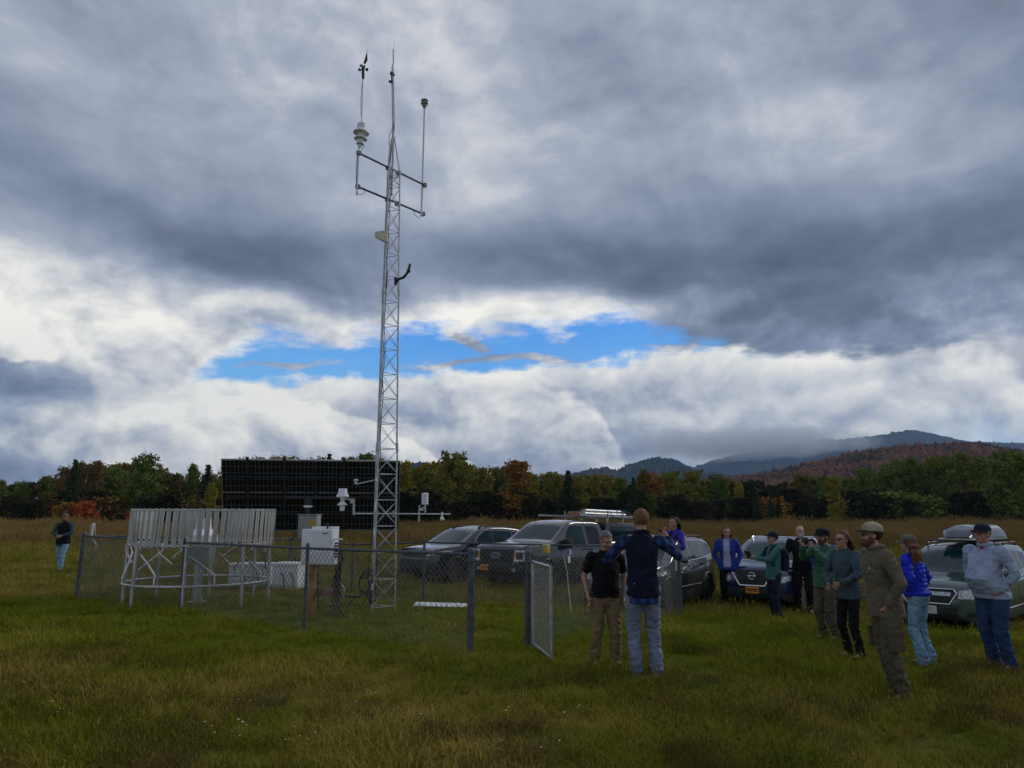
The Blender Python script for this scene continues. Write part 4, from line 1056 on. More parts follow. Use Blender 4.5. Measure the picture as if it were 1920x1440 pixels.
for (a0, a1, b0, b1) in ((-.004, 1.004, -.012, .008), (-.004, 1.004, .99, 1.01), (-.004, .002, .008, .99), (.998, 1.004, .008, .99), (.002, .998, .445, .463)): slab(mb, a0, a1, b0, b1, -.04, .02)
mb.build('panel_frame', m_alu, sol, False)
for a in (.14, .345, .52, .68, .86):
    mb = MB(); slab(mb, a - .008, a + .008, -.05 if a in (.14, .345, .68) else 0, .95, .025, .10); mb.build('rack_rail', m_rail, sol, False)
mb = MB()
for b in (.22, .50, .74): slab(mb, .03, .97, b - .014, b + .014, .102, .17)
mb.build('cross_beam', m_rail, sol, False)
mb = MB(); mb.tube([(0, -.25, -.2), (0, -.25, 2.4)], .10, 14); mb.tube([(0, -.25, 2.15), (0, -.25, 2.32)], .16, 14); mb.tube([O_(.35, .5, .2), O_(.65, .5, .2)], .07, 12); mb.build('support_pole', m_rail, sol)
mb = MB(); mb.tube([(0, -.25, 2.02), (0, -.25, 2.10)], .19, 14); mb.build('flange', m_alub, sol)
# ---------------------------------------------------------------- vehicles
def paint(name, col, metal=0.35, rough=0.22):
    return mat(name, col, rough, metal * .4, var=0.06, vscale=3, coat=1.0)
m_glass = mat('tinted_glass', (0.006, 0.028, 0.028), 0.09, var=0.3, vscale=2, spec=0.28)
m_glassd = mat('dark_glass', (0.003, 0.004, 0.005), 0.10, var=0.3, vscale=2, spec=0.35)
m_clad = mat('black_plastic_trim', (0.018, 0.018, 0.019), 0.6, var=0.2)
m_tyre = mat('tyre_rubber', (0.016, 0.016, 0.016), 0.8, var=0.3, vscale=30)
m_chrome = mat('chrome', (0.75, 0.76, 0.78), 0.15, 1.0, var=0.05)
m_rim = mat('alloy_rim', (0.58, 0.59, 0.60), 0.3, 0.35, var=0.1)
m_lamp = mat('lamp_glass', (0.42, 0.45, 0.47), 0.15, 0.2, var=0.5, vscale=25, coat=1.0)
m_amber = mat('amber_lens', (0.45, 0.16, 0.01), 0.3)
m_red = mat('red_lens', (0.30, 0.01, 0.01), 0.25, coat=.6)
m_orange = mat('orange_number_plate', (0.62, 0.25, 0.02), 0.5, var=0.06)
m_ink = mat('dark_plate_lettering', (0.05, 0.02, 0.03), 0.5)
def interp(P_, x):
    if x <= P_[0][0]: return P_[0][1]
    for (a, b), (c, d) in zip(P_, P_[1:]):
        if x <= c: return b + (d - b) * (x - a) / (c - a)
    return P_[-1][1]
def text_mesh(mb_name, txt, size, m, parent, M, extr=.002):
    cu = bpy.data.curves.new(mb_name, 'FONT'); cu.body = txt; cu.size = size; cu.extrude = extr; cu.align_x = 'CENTER'; cu.align_y = 'CENTER'
    t = bpy.data.objects.new(mb_name, cu); C.objects.link(t)
    dg = bpy.context.evaluated_depsgraph_get(); dg.update(); me = bpy.data.meshes.new_from_object(t.evaluated_get(dg))
    bpy.data.objects.remove(t); bpy.data.curves.remove(cu)
    me.transform(M); me.materials.clear(); return link(mb_name, me, m, parent, False)
def car_shell(sp):
    L, hw = sp['L'], sp['W'] / 2
    xs_ = sorted(set([0, .012, .03, .055, .085, .12, .17, .24, .32, .42] + [.5 + .1 * i for i in range(int((L - .9) / .1))] + [L - d for d in (.4, .3, .22, .15, .1, .06, .03, .012, 0)] + sp.get('xs', [])))
    xs_ = [x for i, x in enumerate(xs_) if i == 0 or x - xs_[i - 1] > .006]
    V = []; mi = []; F_ = []; nl = None
    for x in xs_:
        zt, zb = interp(sp['top'], x), interp(sp['bot'], x); w = interp(sp['plan'], x) * hw; belt = interp(sp['belt'], x)
        rc = sp.get('rc', .07) if zt > belt + .08 else sp.get('rh', .055); rc = min(rc, (zt - zb) * .3)
        def wid(z):
            if z <= belt:
                t = (z - zb) / max(.05, belt - zb); return w * (0.925 + 0.075 * math.sin(math.pi * min(1, .12 + .80 * t)) ** .6)
            return w * (0.925 + 0.075 * math.sin(math.pi * .92) ** .6) - (z - belt) * sp.get('tumble', .33) - .01
        zc = sp.get('clad', .42)
        zs_top = zt - rc
        lv = [zb, zb + .03] + [max(zb + .04 + .004 * k, min(zc + d, zs_top - .06 + .004 * k)) for k, d in enumerate((-.012, .0))]
        rest = 9; z0 = lv[-1]
        lv += [z0 + (zs_top - z0) * (k + 1) / rest for k in range(rest)]
        ring_ = [(0, zb), (w * .5, zb), (w * .86, zb + .0)] + [(wid(z), z) for z in lv]
        wt = wid(zs_top)
        for k in range(1, 5):
            a = math.pi / 2 * k / 4; ring_.append((wt - rc * (1 - math.cos(a)) * 1.0, zs_top + rc * math.sin(a)))
        we = wt - rc; cr = sp.get('crown', .035)
        for k in (.8, .6, .4, .2, 0): ring_.append((we * k, zt + cr * (1 - k * k)))
        ring_ = [(x, y, z) for y, z in ring_]
        full = ring_ + [(a, -b, c) for a, b, c in ring_[-2:0:-1]]
        nl = len(full); V += full
    n = len(xs_)
    for i in range(n - 1):
        for j in range(nl): F_.append((i * nl + j, i * nl + (j + 1) % nl, (i + 1) * nl + (j + 1) % nl, (i + 1) * nl + j))
    F_.append(tuple(range(nl - 1, -1, -1))); F_.append(tuple((n - 1) * nl + j for j in range(nl)))
    me = bpy.data.meshes.new('body'); me.from_pydata(V, [], F_)
    bm = bmesh.new(); bm.from_mesh(me); bmesh.ops.recalc_face_normals(bm, faces=bm.faces); bm.to_mesh(me)
    bvh = BVHTree.FromBMesh(bm)
    kill = []
    for f in bm.faces:
        c = f.calc_center_median()
        f.material_index = 1 if (c.z < sp.get('clad', .42) and len(f.verts) == 4) else 0
        for wx_ in sp['wheels']:
            if math.hypot(c.x - wx_, c.z - sp['wr']) < sp['wr'] + .055 and abs(c.y) > hw * .55: kill.append(f); break
    bmesh.ops.delete(bm, geom=kill, context='FACES'); bm.to_mesh(me); bm.free()
    return me, bvh
def patch(name, bvh, poly, mode, m, parent, off=.004, seg=.07, mirror=False, skirt=.012):
    """a panel cut to a polygon and laid on the body: front (y,z), back (y,z), side (x,z) or top (x,y)"""
    out = []
    for sg_ in ((1, -1) if mirror else (1,)):
        bm = bmesh.new()
        if mode in ('front', 'back'):
            org = lambda a, b: Vector((-5 if mode == 'front' else 20, a * sg_, b)); d = Vector((1 if mode == 'front' else -1, 0, 0))
        elif mode == 'side': org = lambda a, b: Vector((a, -5 * sg_, b)); d = Vector((0, sg_, 0))
        else: org = lambda a, b: Vector((a, b * sg_, 6)); d = Vector((0, 0, -1))
        vs_ = [bm.verts.new(org(a, b)) for a, b in poly]; bm.faces.new(vs_)
        bmesh.ops.triangulate(bm, faces=bm.faces)
        for _ in range(7):
            le = [e for e in bm.edges if e.calc_length() > seg]
            if not le: break
            bmesh.ops.subdivide_edges(bm, edges=le, cuts=1); bmesh.ops.triangulate(bm, faces=[f for f in bm.faces if len(f.verts) > 3])
        bad = []
        for v in bm.verts:
            h = bvh.ray_cast(v.co, d)
            if h[0] is None: bad.append(v)
            else:
                nn = h[1] if h[1].dot(d) < 0 else -h[1]; v.co = h[0] + nn * off
        if bad: bmesh.ops.delete(bm, geom=bad, context='VERTS')
        if not bm.faces: bm.free(); continue
        bmesh.ops.recalc_face_normals(bm, faces=bm.faces)
        if sum((f.normal.dot(d) for f in bm.faces)) > 0: bmesh.ops.reverse_faces(bm, faces=bm.faces)
        be = [e for e in bm.edges if e.is_boundary]
        r_ = bmesh.ops.extrude_edge_only(bm, edges=be)
        for v in [g for g in r_['geom'] if isinstance(g, bmesh.types.BMVert)]: v.co += d * skirt
        me = bpy.data.meshes.new(name); bm.to_mesh(me); bm.free()
        o = link(name, me, m, parent, True); set_sharp(o.data, R(50)); out.append(o)
    return out
def tubepatch(name, bvh, pts, mode, m, parent, r=.012, off=.006, mirror=True, n=6, seg=.06):
    """a moulding laid on the body along a line"""
    for sg_ in ((1, -1) if mirror else (1,)):
        P_ = []
        for (a, b), (c, e) in zip(pts, pts[1:]):
            k = max(1, int(math.hypot(c - a, e - b) / seg))
            P_ += [(a + (c - a) * i / k, b + (e - b) * i / k) for i in range(k)]
        P_.append(pts[-1]); W_ = []
        for a, b in P_:
            if mode == 'front': o_, d = Vector((-5, a * sg_, b)), Vector((1, 0, 0))
            elif mode == 'side': o_, d = Vector((a, -5 * sg_, b)), Vector((0, sg_, 0))
            else: o_, d = Vector((a, b * sg_, 6)), Vector((0, 0, -1))
            h = bvh.ray_cast(o_, d)
            if h[0] is not None: nn = h[1] if h[1].dot(d) < 0 else -h[1]; W_.append(h[0] + nn * off)
        if len(W_) > 1: mb = MB(); mb.tube(W_, r, n); mb.build(name, m, parent)
def wheel(parent, x, y, r, w, side, spokes=5, mrim=None):
    root = bpy.data.objects.new('wheel', None); C.objects.link(root); root.parent = parent; root.location = (x, y, r); root.empty_display_size = .2
    M = Matrix.Rotation(R(90) * side, 3, 'X')
    ri = r * .70
    mb = MB(); mb.lathe([(ri, -w * .42), (ri * 1.06, -w / 2), (r * .93, -w / 2), (r * .985, -w * .40), (r, -w * .2), (r, w * .2), (r * .985, w * .40), (r * .93, w / 2), (ri * 1.06, w / 2), (ri, w * .42), (ri * .96, -w * .3)], (0, 0, 0), 40, M)
    mb.build('tyre', m_tyre, root)
    mb = MB(); mb.lathe([(ri, w * .42), (ri * .96, w * .45), (ri * .93, w * .36), (ri * .90, w * .1)], (0, 0, 0), 40, M)
    mb.lathe([(0, w * .40), (ri * .13, w * .40), (ri * .2, w * .32), (ri * .2, w * .1)], (0, 0, 0), 20, M)
    for k in range(spokes):
        for d in (-.13, .13):
            a = 6.2832 * k / spokes + d; b = 6.2832 * k / spokes + d * 1.6; q0 = Vector((math.cos(a) * ri * .16, math.sin(a) * ri * .16, w * .34)); q1 = Vector((math.cos(b) * ri * .95, math.sin(b) * ri * .95, w * .37))
            t = Vector((-math.sin(a), math.cos(a), 0)) * ri * .055; dz = Vector((0, 0, .03))
            v = [q0 - t, q0 + t, q1 + t * 1.1, q1 - t * 1.1]; v = v + [p - dz for p in v]
            mb.add([M @ p for p in v], [(0, 1, 2, 3), (7, 6, 5, 4), (0, 4, 5, 1), (1, 5, 6, 2), (2, 6, 7, 3), (3, 7, 4, 0)])
    mb.build('rim', mrim or m_rim, root)
    mb = MB(); mb.lathe([(0, w * .02), (ri * .62, w * .02), (ri * .62, -.02)], (0, 0, 0), 24, M); mb.build('brake_disc', m_dark, root)
def car(name, label, cat, sp, ref, px, heading, sideways):
    """ref: local point on the ground under a wheel, seen at photo pixel px; heading: direction of the front, degrees from towards-the-camera to the left"""
    g = ground_at(*px); a = R(heading)
    fx = Vector((math.sin(a), math.cos(a), 0))          # local +x runs from the front to the rear
    rz = math.atan2(fx.y, fx.x); M = Matrix.Rotation(rz, 3, 'Z')
    off = M @ Vector((ref[0], ref[1], 0)); org = g - off
    root = empty(name, org, rz, label, cat, 'vehicles parked in the field')
    # sit on the slope under the four wheels
    pts = [(x, y) for x in sp['wheels'] for y in (-.8, .8)]
    zz = [gz(*(org + M @ Vector((x, y, 0))).xy) for x, y in pts]
    root.location.z = sum(zz) / 4 - .015
    pitch = math.atan2((zz[2] + zz[3] - zz[0] - zz[1]) / 2, sp['wheels'][1] - sp['wheels'][0])
    root.rotation_euler = (0, -pitch, rz); root.location.z -= math.sin(pitch) * (sp['wheels'][0] + sp['wheels'][1]) / 2
    hw = sp['W'] / 2
    me, bvh = car_shell(sp); body = link('body', me, [sp['paint'], m_clad], root, True); set_sharp(body.data, R(42))
    # dark inner arches and floor
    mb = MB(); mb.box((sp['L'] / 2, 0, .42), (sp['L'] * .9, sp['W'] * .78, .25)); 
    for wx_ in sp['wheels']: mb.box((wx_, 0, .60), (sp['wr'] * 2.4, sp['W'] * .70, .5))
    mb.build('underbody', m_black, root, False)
    for wx_ in sp['wheels']:
        for s_ in (-1, 1): wheel(root, wx_, s_ * (hw - .125), sp['wr'], .235, s_, sp.get('spokes', 5), sp.get('mrim'))
        A_ = [(wx_ + math.cos(t) * (sp['wr'] + .05), sp['wr'] + math.sin(t) * (sp['wr'] + .05)) for t in [math.pi * k / 16 for k in range(-1, 18)]]
        tubepatch('wheel_arch_trim', bvh, A_, 'side', m_clad if sp.get('cladarch', True) else sp['paint'], root, r=sp.get('archr', .034), off=-.004, n=8, seg=.1)
    patch('windshield', bvh, sp['ws'], 'front', m_glass, root, mirror=False, seg=.12)
    for w_ in sp['side']: patch('side_window', bvh, w_[0], 'side', w_[1], root, mirror=True, seg=.1)
    for w_ in sp.get('seams', []): tubepatch('door_seam', bvh, w_, 'side', m_black, root, r=.006, off=-.001, n=4)
    for w_ in sp.get('handles', []):
        for s_ in (-1, 1):
            h = bvh.ray_cast(Vector((w_[0], s_ * 5, w_[1])), Vector((0, -s_, 0)))
            mb = MB(); mb.box(h[0] + Vector((0, s_ * .02, 0)), (.19, .028, .032), bev=.01); mb.build('door_handle', sp.get('hm', sp['paint']), root)
    mx, mz = sp['mirror']
    for s_ in (-1, 1):
        h = bvh.ray_cast(Vector((mx, s_ * 5, mz)), Vector((0, -s_, 0))); c = h[0] + Vector((.0, s_ * .13, .02)); ms = sp.get('ms', (.12, .22, .15))
        mb = MB(); mb.box(c, ms, bev=.035); o = mb.build('side_mirror', sp.get('mm', sp['paint']), root); mb = MB(); mb.box(h[0] + Vector((0, s_ * .03, -.02)), (.07, .10, .035), bev=.01); mb.build('mirror_arm', m_clad, o)
    return root, bvh, body
def plate(root, bvh, y, z, m, txt, ink, w=.305, h=.152, size=.085):
    hh = bvh.ray_cast(Vector((-5, y, z)), Vector((1, 0, 0))); x = hh[0].x - .02
    mb = MB(); mb.box((x, y, z), (.008, w, h), bev=.003); o = mb.build('number_plate', m, root, False)
    M = Matrix.Translation((x - .006, y, z)) @ Matrix(((0, 0, -1, 0), (-1, 0, 0, 0), (0, 1, 0, 0), (0, 0, 0, 1)))
    if txt: text_mesh('plate_lettering', txt, size, ink, o, M)
    return o
def frame_tube(name, bvh, pts, m, root, r=.016, close=True, off=.01):
    P_ = pts + [pts[0]] if close else pts
    tubepatch(name, bvh, P_, 'front', m, root, r, off, mirror=False, n=8, seg=.05)
def rails(root, bvh, x0, x1, y, z, m, feet=(0.0, .5, 1.0)):
    for s_ in (-1, 1):
        mb = MB(); P_ = [(x0 - .06, s_ * y, z - .05)] + [(x0 + (x1 - x0) * k / 6, s_ * y, z + .012 * math.sin(math.pi * k / 6)) for k in range(7)] + [(x1 + .06, s_ * y, z - .05)]
        mb.tube(P_, .019, 8)
        for k in feet: mb.box((x0 + (x1 - x0) * k, s_ * y, z - .03), (.12, .035, .06), bev=.01)
        mb.build('roof_rail', m, root)
def seats(root, x, z):
    pass
PLAN = lambda L: [(0, .60), (.03, .72), (.08, .80), (.16, .87), (.3, .935), (.6, .985), (1.0, 1.0), (L - 1.0, 1.0), (L - .5, .975), (L - .25, .93), (L - .1, .86), (L - .03, .78), (L, .66)]
BOT = lambda L: [(0, .42), (.05, .30), (.2, .235), (.8, .22), (L - .8, .23), (L - .2, .29), (L, .45)]

# dark crossover at the left end of the row
L = 4.6; m_p = paint('dark_grey_paint', (0.012, 0.013, 0.019), .45)
sp = dict(L=L, W=1.86, wr=.355, wheels=(.93, 3.62), paint=m_p, clad=.44, plan=PLAN(L), bot=BOT(L), belt=[(0, .9), (1.2, 1.03), (4.6, 1.12)], tumble=.30,
          top=[(0, .66), (.012, .74), (.03, .80), (.07, .88), (.13, .945), (.24, .985), (.6, 1.04), (1.05, 1.085), (1.16, 1.115), (1.9, 1.53), (2.1, 1.60), (2.5, 1.655), (3.1, 1.665), (3.7, 1.63), (4.0, 1.58), (4.2, 1.40), (4.42, 1.12), (4.54, 1.02), (4.58, .9), (4.6, .7)],
          ws=[(-.66, 1.125), (.66, 1.125), (.56, 1.545), (.3, 1.565), (-.3, 1.565), (-.56, 1.545)],
          side=[([(1.62, 1.09), (2.52, 1.12), (2.52, 1.54), (2.22, 1.53), (1.95, 1.38)], m_glass), ([(2.58, 1.12), (3.45, 1.16), (3.40, 1.52), (2.58, 1.54)], m_glass), ([(3.52, 1.18), (4.02, 1.26), (3.82, 1.46), (3.49, 1.50)], m_glassd)],
          seams=[[(1.42, 1.06), (1.38, .6), (1.45, .42)], [(2.55, 1.1), (2.55, .42)], [(3.42, 1.14), (3.35, .75), (3.2, .42)]], handles=[(2.36, .98), (3.22, 1.01)], mirror=(1.62, 1.12), mrim=m_rim)
root, bvh, body = car('parked_car', 'dark grey crossover parked at the left end of the row beside the pickup truck', 'car', sp, (.93, -.81), (851, 1094), 43, 0)
patch('upper_grille', bvh, [(-.58, .835), (.58, .835), (.50, .76), (.0, .745), (-.50, .76)], 'front', m_black, root, .006)
patch('lower_grille', bvh, [(-.60, .66), (.60, .66), (.52, .36), (-.52, .36)], 'front', m_clad, root, .008)
patch('headlight', bvh, [(.56, .84), (.60, .775), (.80, .83), (.895, .93), (.88, .945), (.72, .885)], 'front', m_lamp, root, .006, mirror=True, seg=.03)
patch('fog_light', bvh, [(.63, .58), (.80, .60), (.80, .45), (.63, .43)], 'front', m_dark, root, .008, mirror=True)
frame_tube('grille_trim', bvh, [(-.60, .845), (0, .84), (.60, .845)], m_chrome, root, .009, False)
frame_tube('bumper_trim', bvh, [(-.62, .67), (.62, .67)], m_dark, root, .012, False)
tubepatch('window_trim', bvh, [(1.60, 1.075), (1.95, 1.40), (2.24, 1.56), (3.3, 1.56), (3.85, 1.48), (4.05, 1.27)], 'side', m_chrome, root, r=.010, off=.002)
patch('tail_light', bvh, [(4.25, 1.05), (4.48, 1.02), (4.46, .90), (4.25, .96)], 'side', m_red, root, mirror=True)
rails(root, bvh, 2.15, 3.75, .60, 1.665, m_dark)
patch('roof_glass', bvh, [(2.25, -.42), (3.0, -.42), (3.0, .42), (2.25, .42)], 'top', m_glassd, root)

# pickup truck with a black cap and a loaded rack
L = 5.9; m_p = paint('grey_truck_paint', (0.030, 0.032, 0.035), .55)
sp = dict(L=L, W=2.03, wr=.40, wheels=(1.0, 4.62), paint=m_p, clad=.36, plan=[(0, .80), (.03, .87), (.08, .90), (.16, .94), (.3, .97), (.6, .99), (1.0, 1), (5.3, 1), (5.7, .98), (5.9, .93)], bot=[(0, .62), (.04, .48), (.2, .40), (.8, .38), (5.3, .42), (5.9, .55)],
          belt=[(0, 1.12), (1.4, 1.22), (3.9, 1.24), (5.9, 1.3)], tumble=.30, rc=.09, rh=.06, crown=.03, clad_=0, cladarch=False, archr=.03,
          top=[(0, .80), (.012, .95), (.03, 1.08), (.07, 1.15), (.14, 1.20), (.4, 1.245), (1.2, 1.30), (1.35, 1.335), (1.42, 1.37), (2.05, 1.80), (2.2, 1.87), (2.5, 1.92), (3.3, 1.93), (3.6, 1.91), (3.72, 1.84), (3.80, 1.50), (3.84, 1.36), (3.9, 1.345), (5.86, 1.345), (5.9, 1.2)], xs=[3.78, 3.84, 3.86],
          ws=[(-.76, 1.385), (.76, 1.385), (.66, 1.80), (.35, 1.83), (-.35, 1.83), (-.66, 1.80)],
          side=[([(1.78, 1.24), (2.80, 1.24), (2.80, 1.78), (2.25, 1.78), (2.06, 1.66)], m_glass), ([(2.93, 1.26), (3.52, 1.26), (3.60, 1.34), (3.52, 1.70), (3.42, 1.78), (2.93, 1.78)], m_glassd)],
          seams=[[(1.62, 1.22), (1.60, .7), (1.70, .44)], [(2.87, 1.84), (2.87, .44)], [(3.70, 1.80), (3.74, 1.2), (3.70, .44)], [(3.86, 1.33), (3.86, .5)]], handles=[(2.66, 1.12), (3.02, 1.12)], hm=m_clad,
          mirror=(1.80, 1.25), mm=m_clad, ms=(.13, .26, .27), mrim=m_rim, spokes=6)
root, bvh, body = car('pickup_truck', 'grey pickup truck with a black cap and loaded roof rack parked facing the fence', 'pickup truck', sp, (1.0, -.90), (1021, 1107), 43, 0)
patch('grille', bvh, [(-.62, 1.10), (.62, 1.10), (.66, .90), (.58, .74), (-.58, .74), (-.66, .90)], 'front', m_black, root, .012)
for z_ in (.84, .92, 1.00): frame_tube('grille_bar', bvh, [(-.60, z_), (.60, z_)], m_dark, root, .010, False, .02)
patch('headlight', bvh, [(.66, 1.09), (.955, 1.09), (.955, 1.0), (.93, .80), (.66, .80), (.72, .90), (.72, 1.0)], 'front', m_lamp, root, .010, mirror=True, seg=.04)
patch('headlight_insert', bvh, [(.73, 1.04), (.91, 1.04), (.90, .85), (.74, .85)], 'front', m_dark, root, .014, mirror=True, seg=.04)
patch('turn_signal', bvh, [(.66, 1.01), (.72, 1.01), (.72, .90), (.68, .86), (.63, .86)], 'front', m_amber, root, .016, mirror=True, seg=.04)
patch('bumper', bvh, [(-.88, .72), (.88, .72), (.90, .60), (.82, .50), (-.82, .50), (-.90, .60)], 'front', m_dark, root, .03, skirt=.05)
patch('fog_light', bvh, [(.60, .62), (.74, .62), (.74, .54), (.60, .54)], 'front', m_lamp, root, .036, mirror=True)
h = bvh.ray_cast(Vector((-5, 0, .94)), Vector((1, 0, 0)))[0]
mb = MB(); Mx = Matrix.Rotation(R(-90), 3, 'Y')
mb.add([(h.x - .045, .17 * math.cos(t), .94 + .07 * math.sin(t)) for t in [6.2832 * k / 28 for k in range(28)]] + [(h.x - .02, .17 * math.cos(t), .94 + .07 * math.sin(t)) for t in [6.2832 * k / 28 for k in range(28)]], [tuple(range(28))] + [(k, (k + 1) % 28, 28 + (k + 1) % 28, 28 + k) for k in range(28)])
eb = mb.build('oval_emblem', mat('emblem_blue', (0.03, 0.05, 0.11), 0.3, coat=.5), root, False); mb = MB(); mb.tube([(h.x - .046, .17 * math.cos(t), .94 + .07 * math.sin(t)) for t in [6.2832 * k / 28 for k in range(28)]], .006, 6, close=True); mb.build('emblem_rim', m_chrome, eb)
plate(root, bvh, .42, .60, m_orange, None, m_ink)
o = [c for c in root.children if c.name.startswith('number_plate')][0]; hx = min(v.co.x for v in o.data.vertices); mb = MB()
for k in range(6): mb.box((hx - .002, .52 - .04 * k - (.02 if k > 2 else 0), .60), (.003, .02, .065))
mb.build('plate_lettering', m_ink, o, False)
o.location.x -= .03
mb = MB(); mb.box((4.88, 0, 1.62), (2.02, 1.80, .56), bev=.05); cap = mb.build('truck_cap', mat('black_cap_paint', (0.012, 0.012, 0.014), .4, coat=.6), root)
for s_ in (-1, 1):
    mb = MB(); mb.box((4.88, s_ * .902, 1.64), (1.6, .012, .30), bev=.004); mb.build('cap_window', m_glass, cap)
mb = MB()
for x in (4.05, 4.88, 5.70):
    mb.box((x, 0, 2.06), (.06, 1.75, .04), bev=.006)
    for s_ in (-1, 1): mb.box((x, s_ * .82, 1.98), (.05, .05, .17), bev=.006); mb.tube([(x, s_ * .86, 2.03), (x - .02, s_ * .86, 2.26)], .018, 6)
for s_ in (-1, 1): mb.box((4.3, s_ * .82, 2.09), (3.2, .05, .05), bev=.006)
mb.tube([(2.75, -.84, 2.06), (2.72, -.84, 2.24)], .018, 6); mb.build('roof_rack', m_alu, root)
TM = Matrix.Translation(root.location) @ root.rotation_euler.to_matrix().to_4x4()
def place_on(root, o):
    o.location = root.location; o.rotation_euler = root.rotation_euler; return o
mb = MB()
for k, y in enumerate((-.62, -.50, -.38, -.26)): mb.tube([(3.15 + .1 * k, y, 2.15), (5.3, y, 2.15)], .055, 10)
mb.tube([(3.3, -.55, 2.25), (5.2, -.5, 2.25)], .05, 10); mb.tube([(3.5, -.33, 2.25), (5.1, -.36, 2.25)], .045, 10)
tag(place_on(root, mb.build('pipe_bundle', m_alu)), 'grey pipes tied on the rack of the pickup truck', 'pipes')
mb = MB()
for k in range(4): mb.box((4.75, -.02 + .17 * k, 2.13 + .0), (2.0, .15, .07), bev=.004); mb.box((4.8, .03 + .16 * k, 2.21), (1.9, .14, .06), bev=.004)
tag(place_on(root, mb.build('timber_stack', mat('reddish_boards', (0.42, 0.20, 0.13), .8, var=.25))), 'reddish boards stacked on the rack of the pickup truck', 'boards')
mb = MB()
for x in (4.35, 4.9, 5.4): mb.tube([(x, -.90, 2.02), (x, -.72, 2.22), (x + .05, -.4, 2.32), (x + .1, .3, 2.27), (x + .1, .72, 2.1)], .012, 5)
tag(place_on(root, mb.build('tie_down_straps', mat('blue_strap', (0.05, 0.11, 0.35), .7))), 'blue straps over the load on the truck rack', 'straps')
mb = MB(); mb.box((1.93, .25, 1.60), (.02, .10, .10)); 

# silver grey wagon behind the fence corner
L = 4.85; m_p = paint('silver_grey_paint', (0.055, 0.059, 0.064), .6)
top_w = [(0, .64), (.012, .72), (.03, .78), (.07, .86), (.13, .92), (.24, .965), (.6, 1.02), (1.1, 1.07), (1.24, 1.10), (2.0, 1.52), (2.2, 1.585), (2.6, 1.63), (3.3, 1.64), (4.0, 1.59), (4.25, 1.53), (4.5, 1.22), (4.66, 1.08), (4.8, .98), (4.84, .85), (4.85, .7)]
def wagon(L, m_p, W=1.86, top=top_w, **kw):
    d = dict(L=L, W=W, wr=.36, wheels=(.95, 3.70), paint=m_p, clad=.44, plan=PLAN(L), bot=BOT(L), belt=[(0, .88), (1.2, 1.01), (4.8, 1.12)], tumble=.30, top=top,
          ws=[(-.66, 1.115), (.66, 1.115), (.56, 1.525), (.3, 1.545), (-.3, 1.545), (-.56, 1.525)],
          side=[([(1.72, 1.08), (2.62, 1.11), (2.62, 1.52), (2.34, 1.51), (2.05, 1.36)], m_glass), ([(2.69, 1.11), (3.55, 1.15), (3.55, 1.50), (2.69, 1.52)], m_glass), ([(3.62, 1.16), (4.25, 1.22), (4.10, 1.42), (3.90, 1.47), (3.62, 1.49)], m_glass)],
          seams=[[(1.50, 1.05), (1.45, .6), (1.52, .42)], [(2.65, 1.1), (2.65, .42)], [(3.55, 1.13), (3.48, .75), (3.3, .42)]], handles=[(2.46, .98), (3.32, 1.01)], mirror=(1.72, 1.11))
    d.update(kw); return d
root, bvh, body = car('parked_car', 'silver grey wagon half hidden behind the man with outstretched arms', 'car', wagon(L, m_p, wheels=(.95, 3.72)), (3.72, -.81), (1321, 1131), 31.5, 0)
patch('upper_grille', bvh, [(-.48, .82), (.48, .82), (.52, .72), (.40, .62), (-.40, .62), (-.52, .72)], 'front', m_black, root, .008)
frame_tube('grille_trim', bvh, [(-.49, .83), (.49, .83), (.53, .72), (.41, .61), (-.41, .61), (-.53, .72)], m_chrome, root, .010)
patch('lower_grille', bvh, [(-.66, .54), (.66, .54), (.58, .34), (-.58, .34)], 'front', m_clad, root, .008)
patch('headlight', bvh, [(.56, .83), (.56, .72), (.74, .70), (.90, .83), (.88, .90), (.74, .87)], 'front', m_lamp, root, .007, mirror=True, seg=.03)
tubepatch('window_trim', bvh, [(1.70, 1.065), (2.05, 1.38), (2.36, 1.54), (3.6, 1.53), (3.95, 1.49), (4.14, 1.44), (4.30, 1.22), (3.6, 1.14), (1.70, 1.065)], 'side', m_chrome, root, r=.011, off=.002)
tubepatch('side_moulding', bvh, [(1.4, .52), (3.2, .54)], 'side', m_chrome, root, r=.014, off=.004)
patch('tail_light', bvh, [(4.45, 1.04), (4.74, 1.0), (4.72, .86), (4.45, .93)], 'side', m_red, root, mirror=True)
rails(root, bvh, 2.3, 4.1, .61, 1.66, m_dark)

# blue crossover in the middle
L = 4.65; m_p = paint('deep_blue_paint', (0.008, 0.020, 0.085), .5)
top_b = [(0, .68), (.012, .78), (.03, .86), (.07, .93), (.13, .98), (.24, 1.01), (.6, 1.06), (1.05, 1.11), (1.18, 1.14), (1.95, 1.55), (2.15, 1.62), (2.5, 1.675), (3.2, 1.68), (3.8, 1.63), (4.1, 1.57), (4.35, 1.25), (4.5, 1.1), (4.6, 1.0), (4.65, .7)]
sp = wagon(L, m_p, top=top_b, wheels=(.93, 3.64), belt=[(0, .9), (1.2, 1.04), (4.6, 1.14)])
sp['ws'] = [(-.66, 1.155), (.66, 1.155), (.56, 1.555), (.3, 1.575), (-.3, 1.575), (-.56, 1.555)]
sp['side'] = [([(1.66, 1.11), (2.52, 1.13), (2.52, 1.54), (2.25, 1.53), (1.98, 1.40)], m_glass), ([(2.58, 1.13), (3.42, 1.17), (3.38, 1.52), (2.58, 1.54)], m_glass), ([(3.5, 1.19), (4.0, 1.26), (3.80, 1.45), (3.48, 1.50)], m_glassd)]
root, bvh, body = car('parked_car', 'deep blue crossover with a V shaped chrome grille parked between the standing people', 'car', sp, (.93, -.81), (1500, 1147), 34, 0)
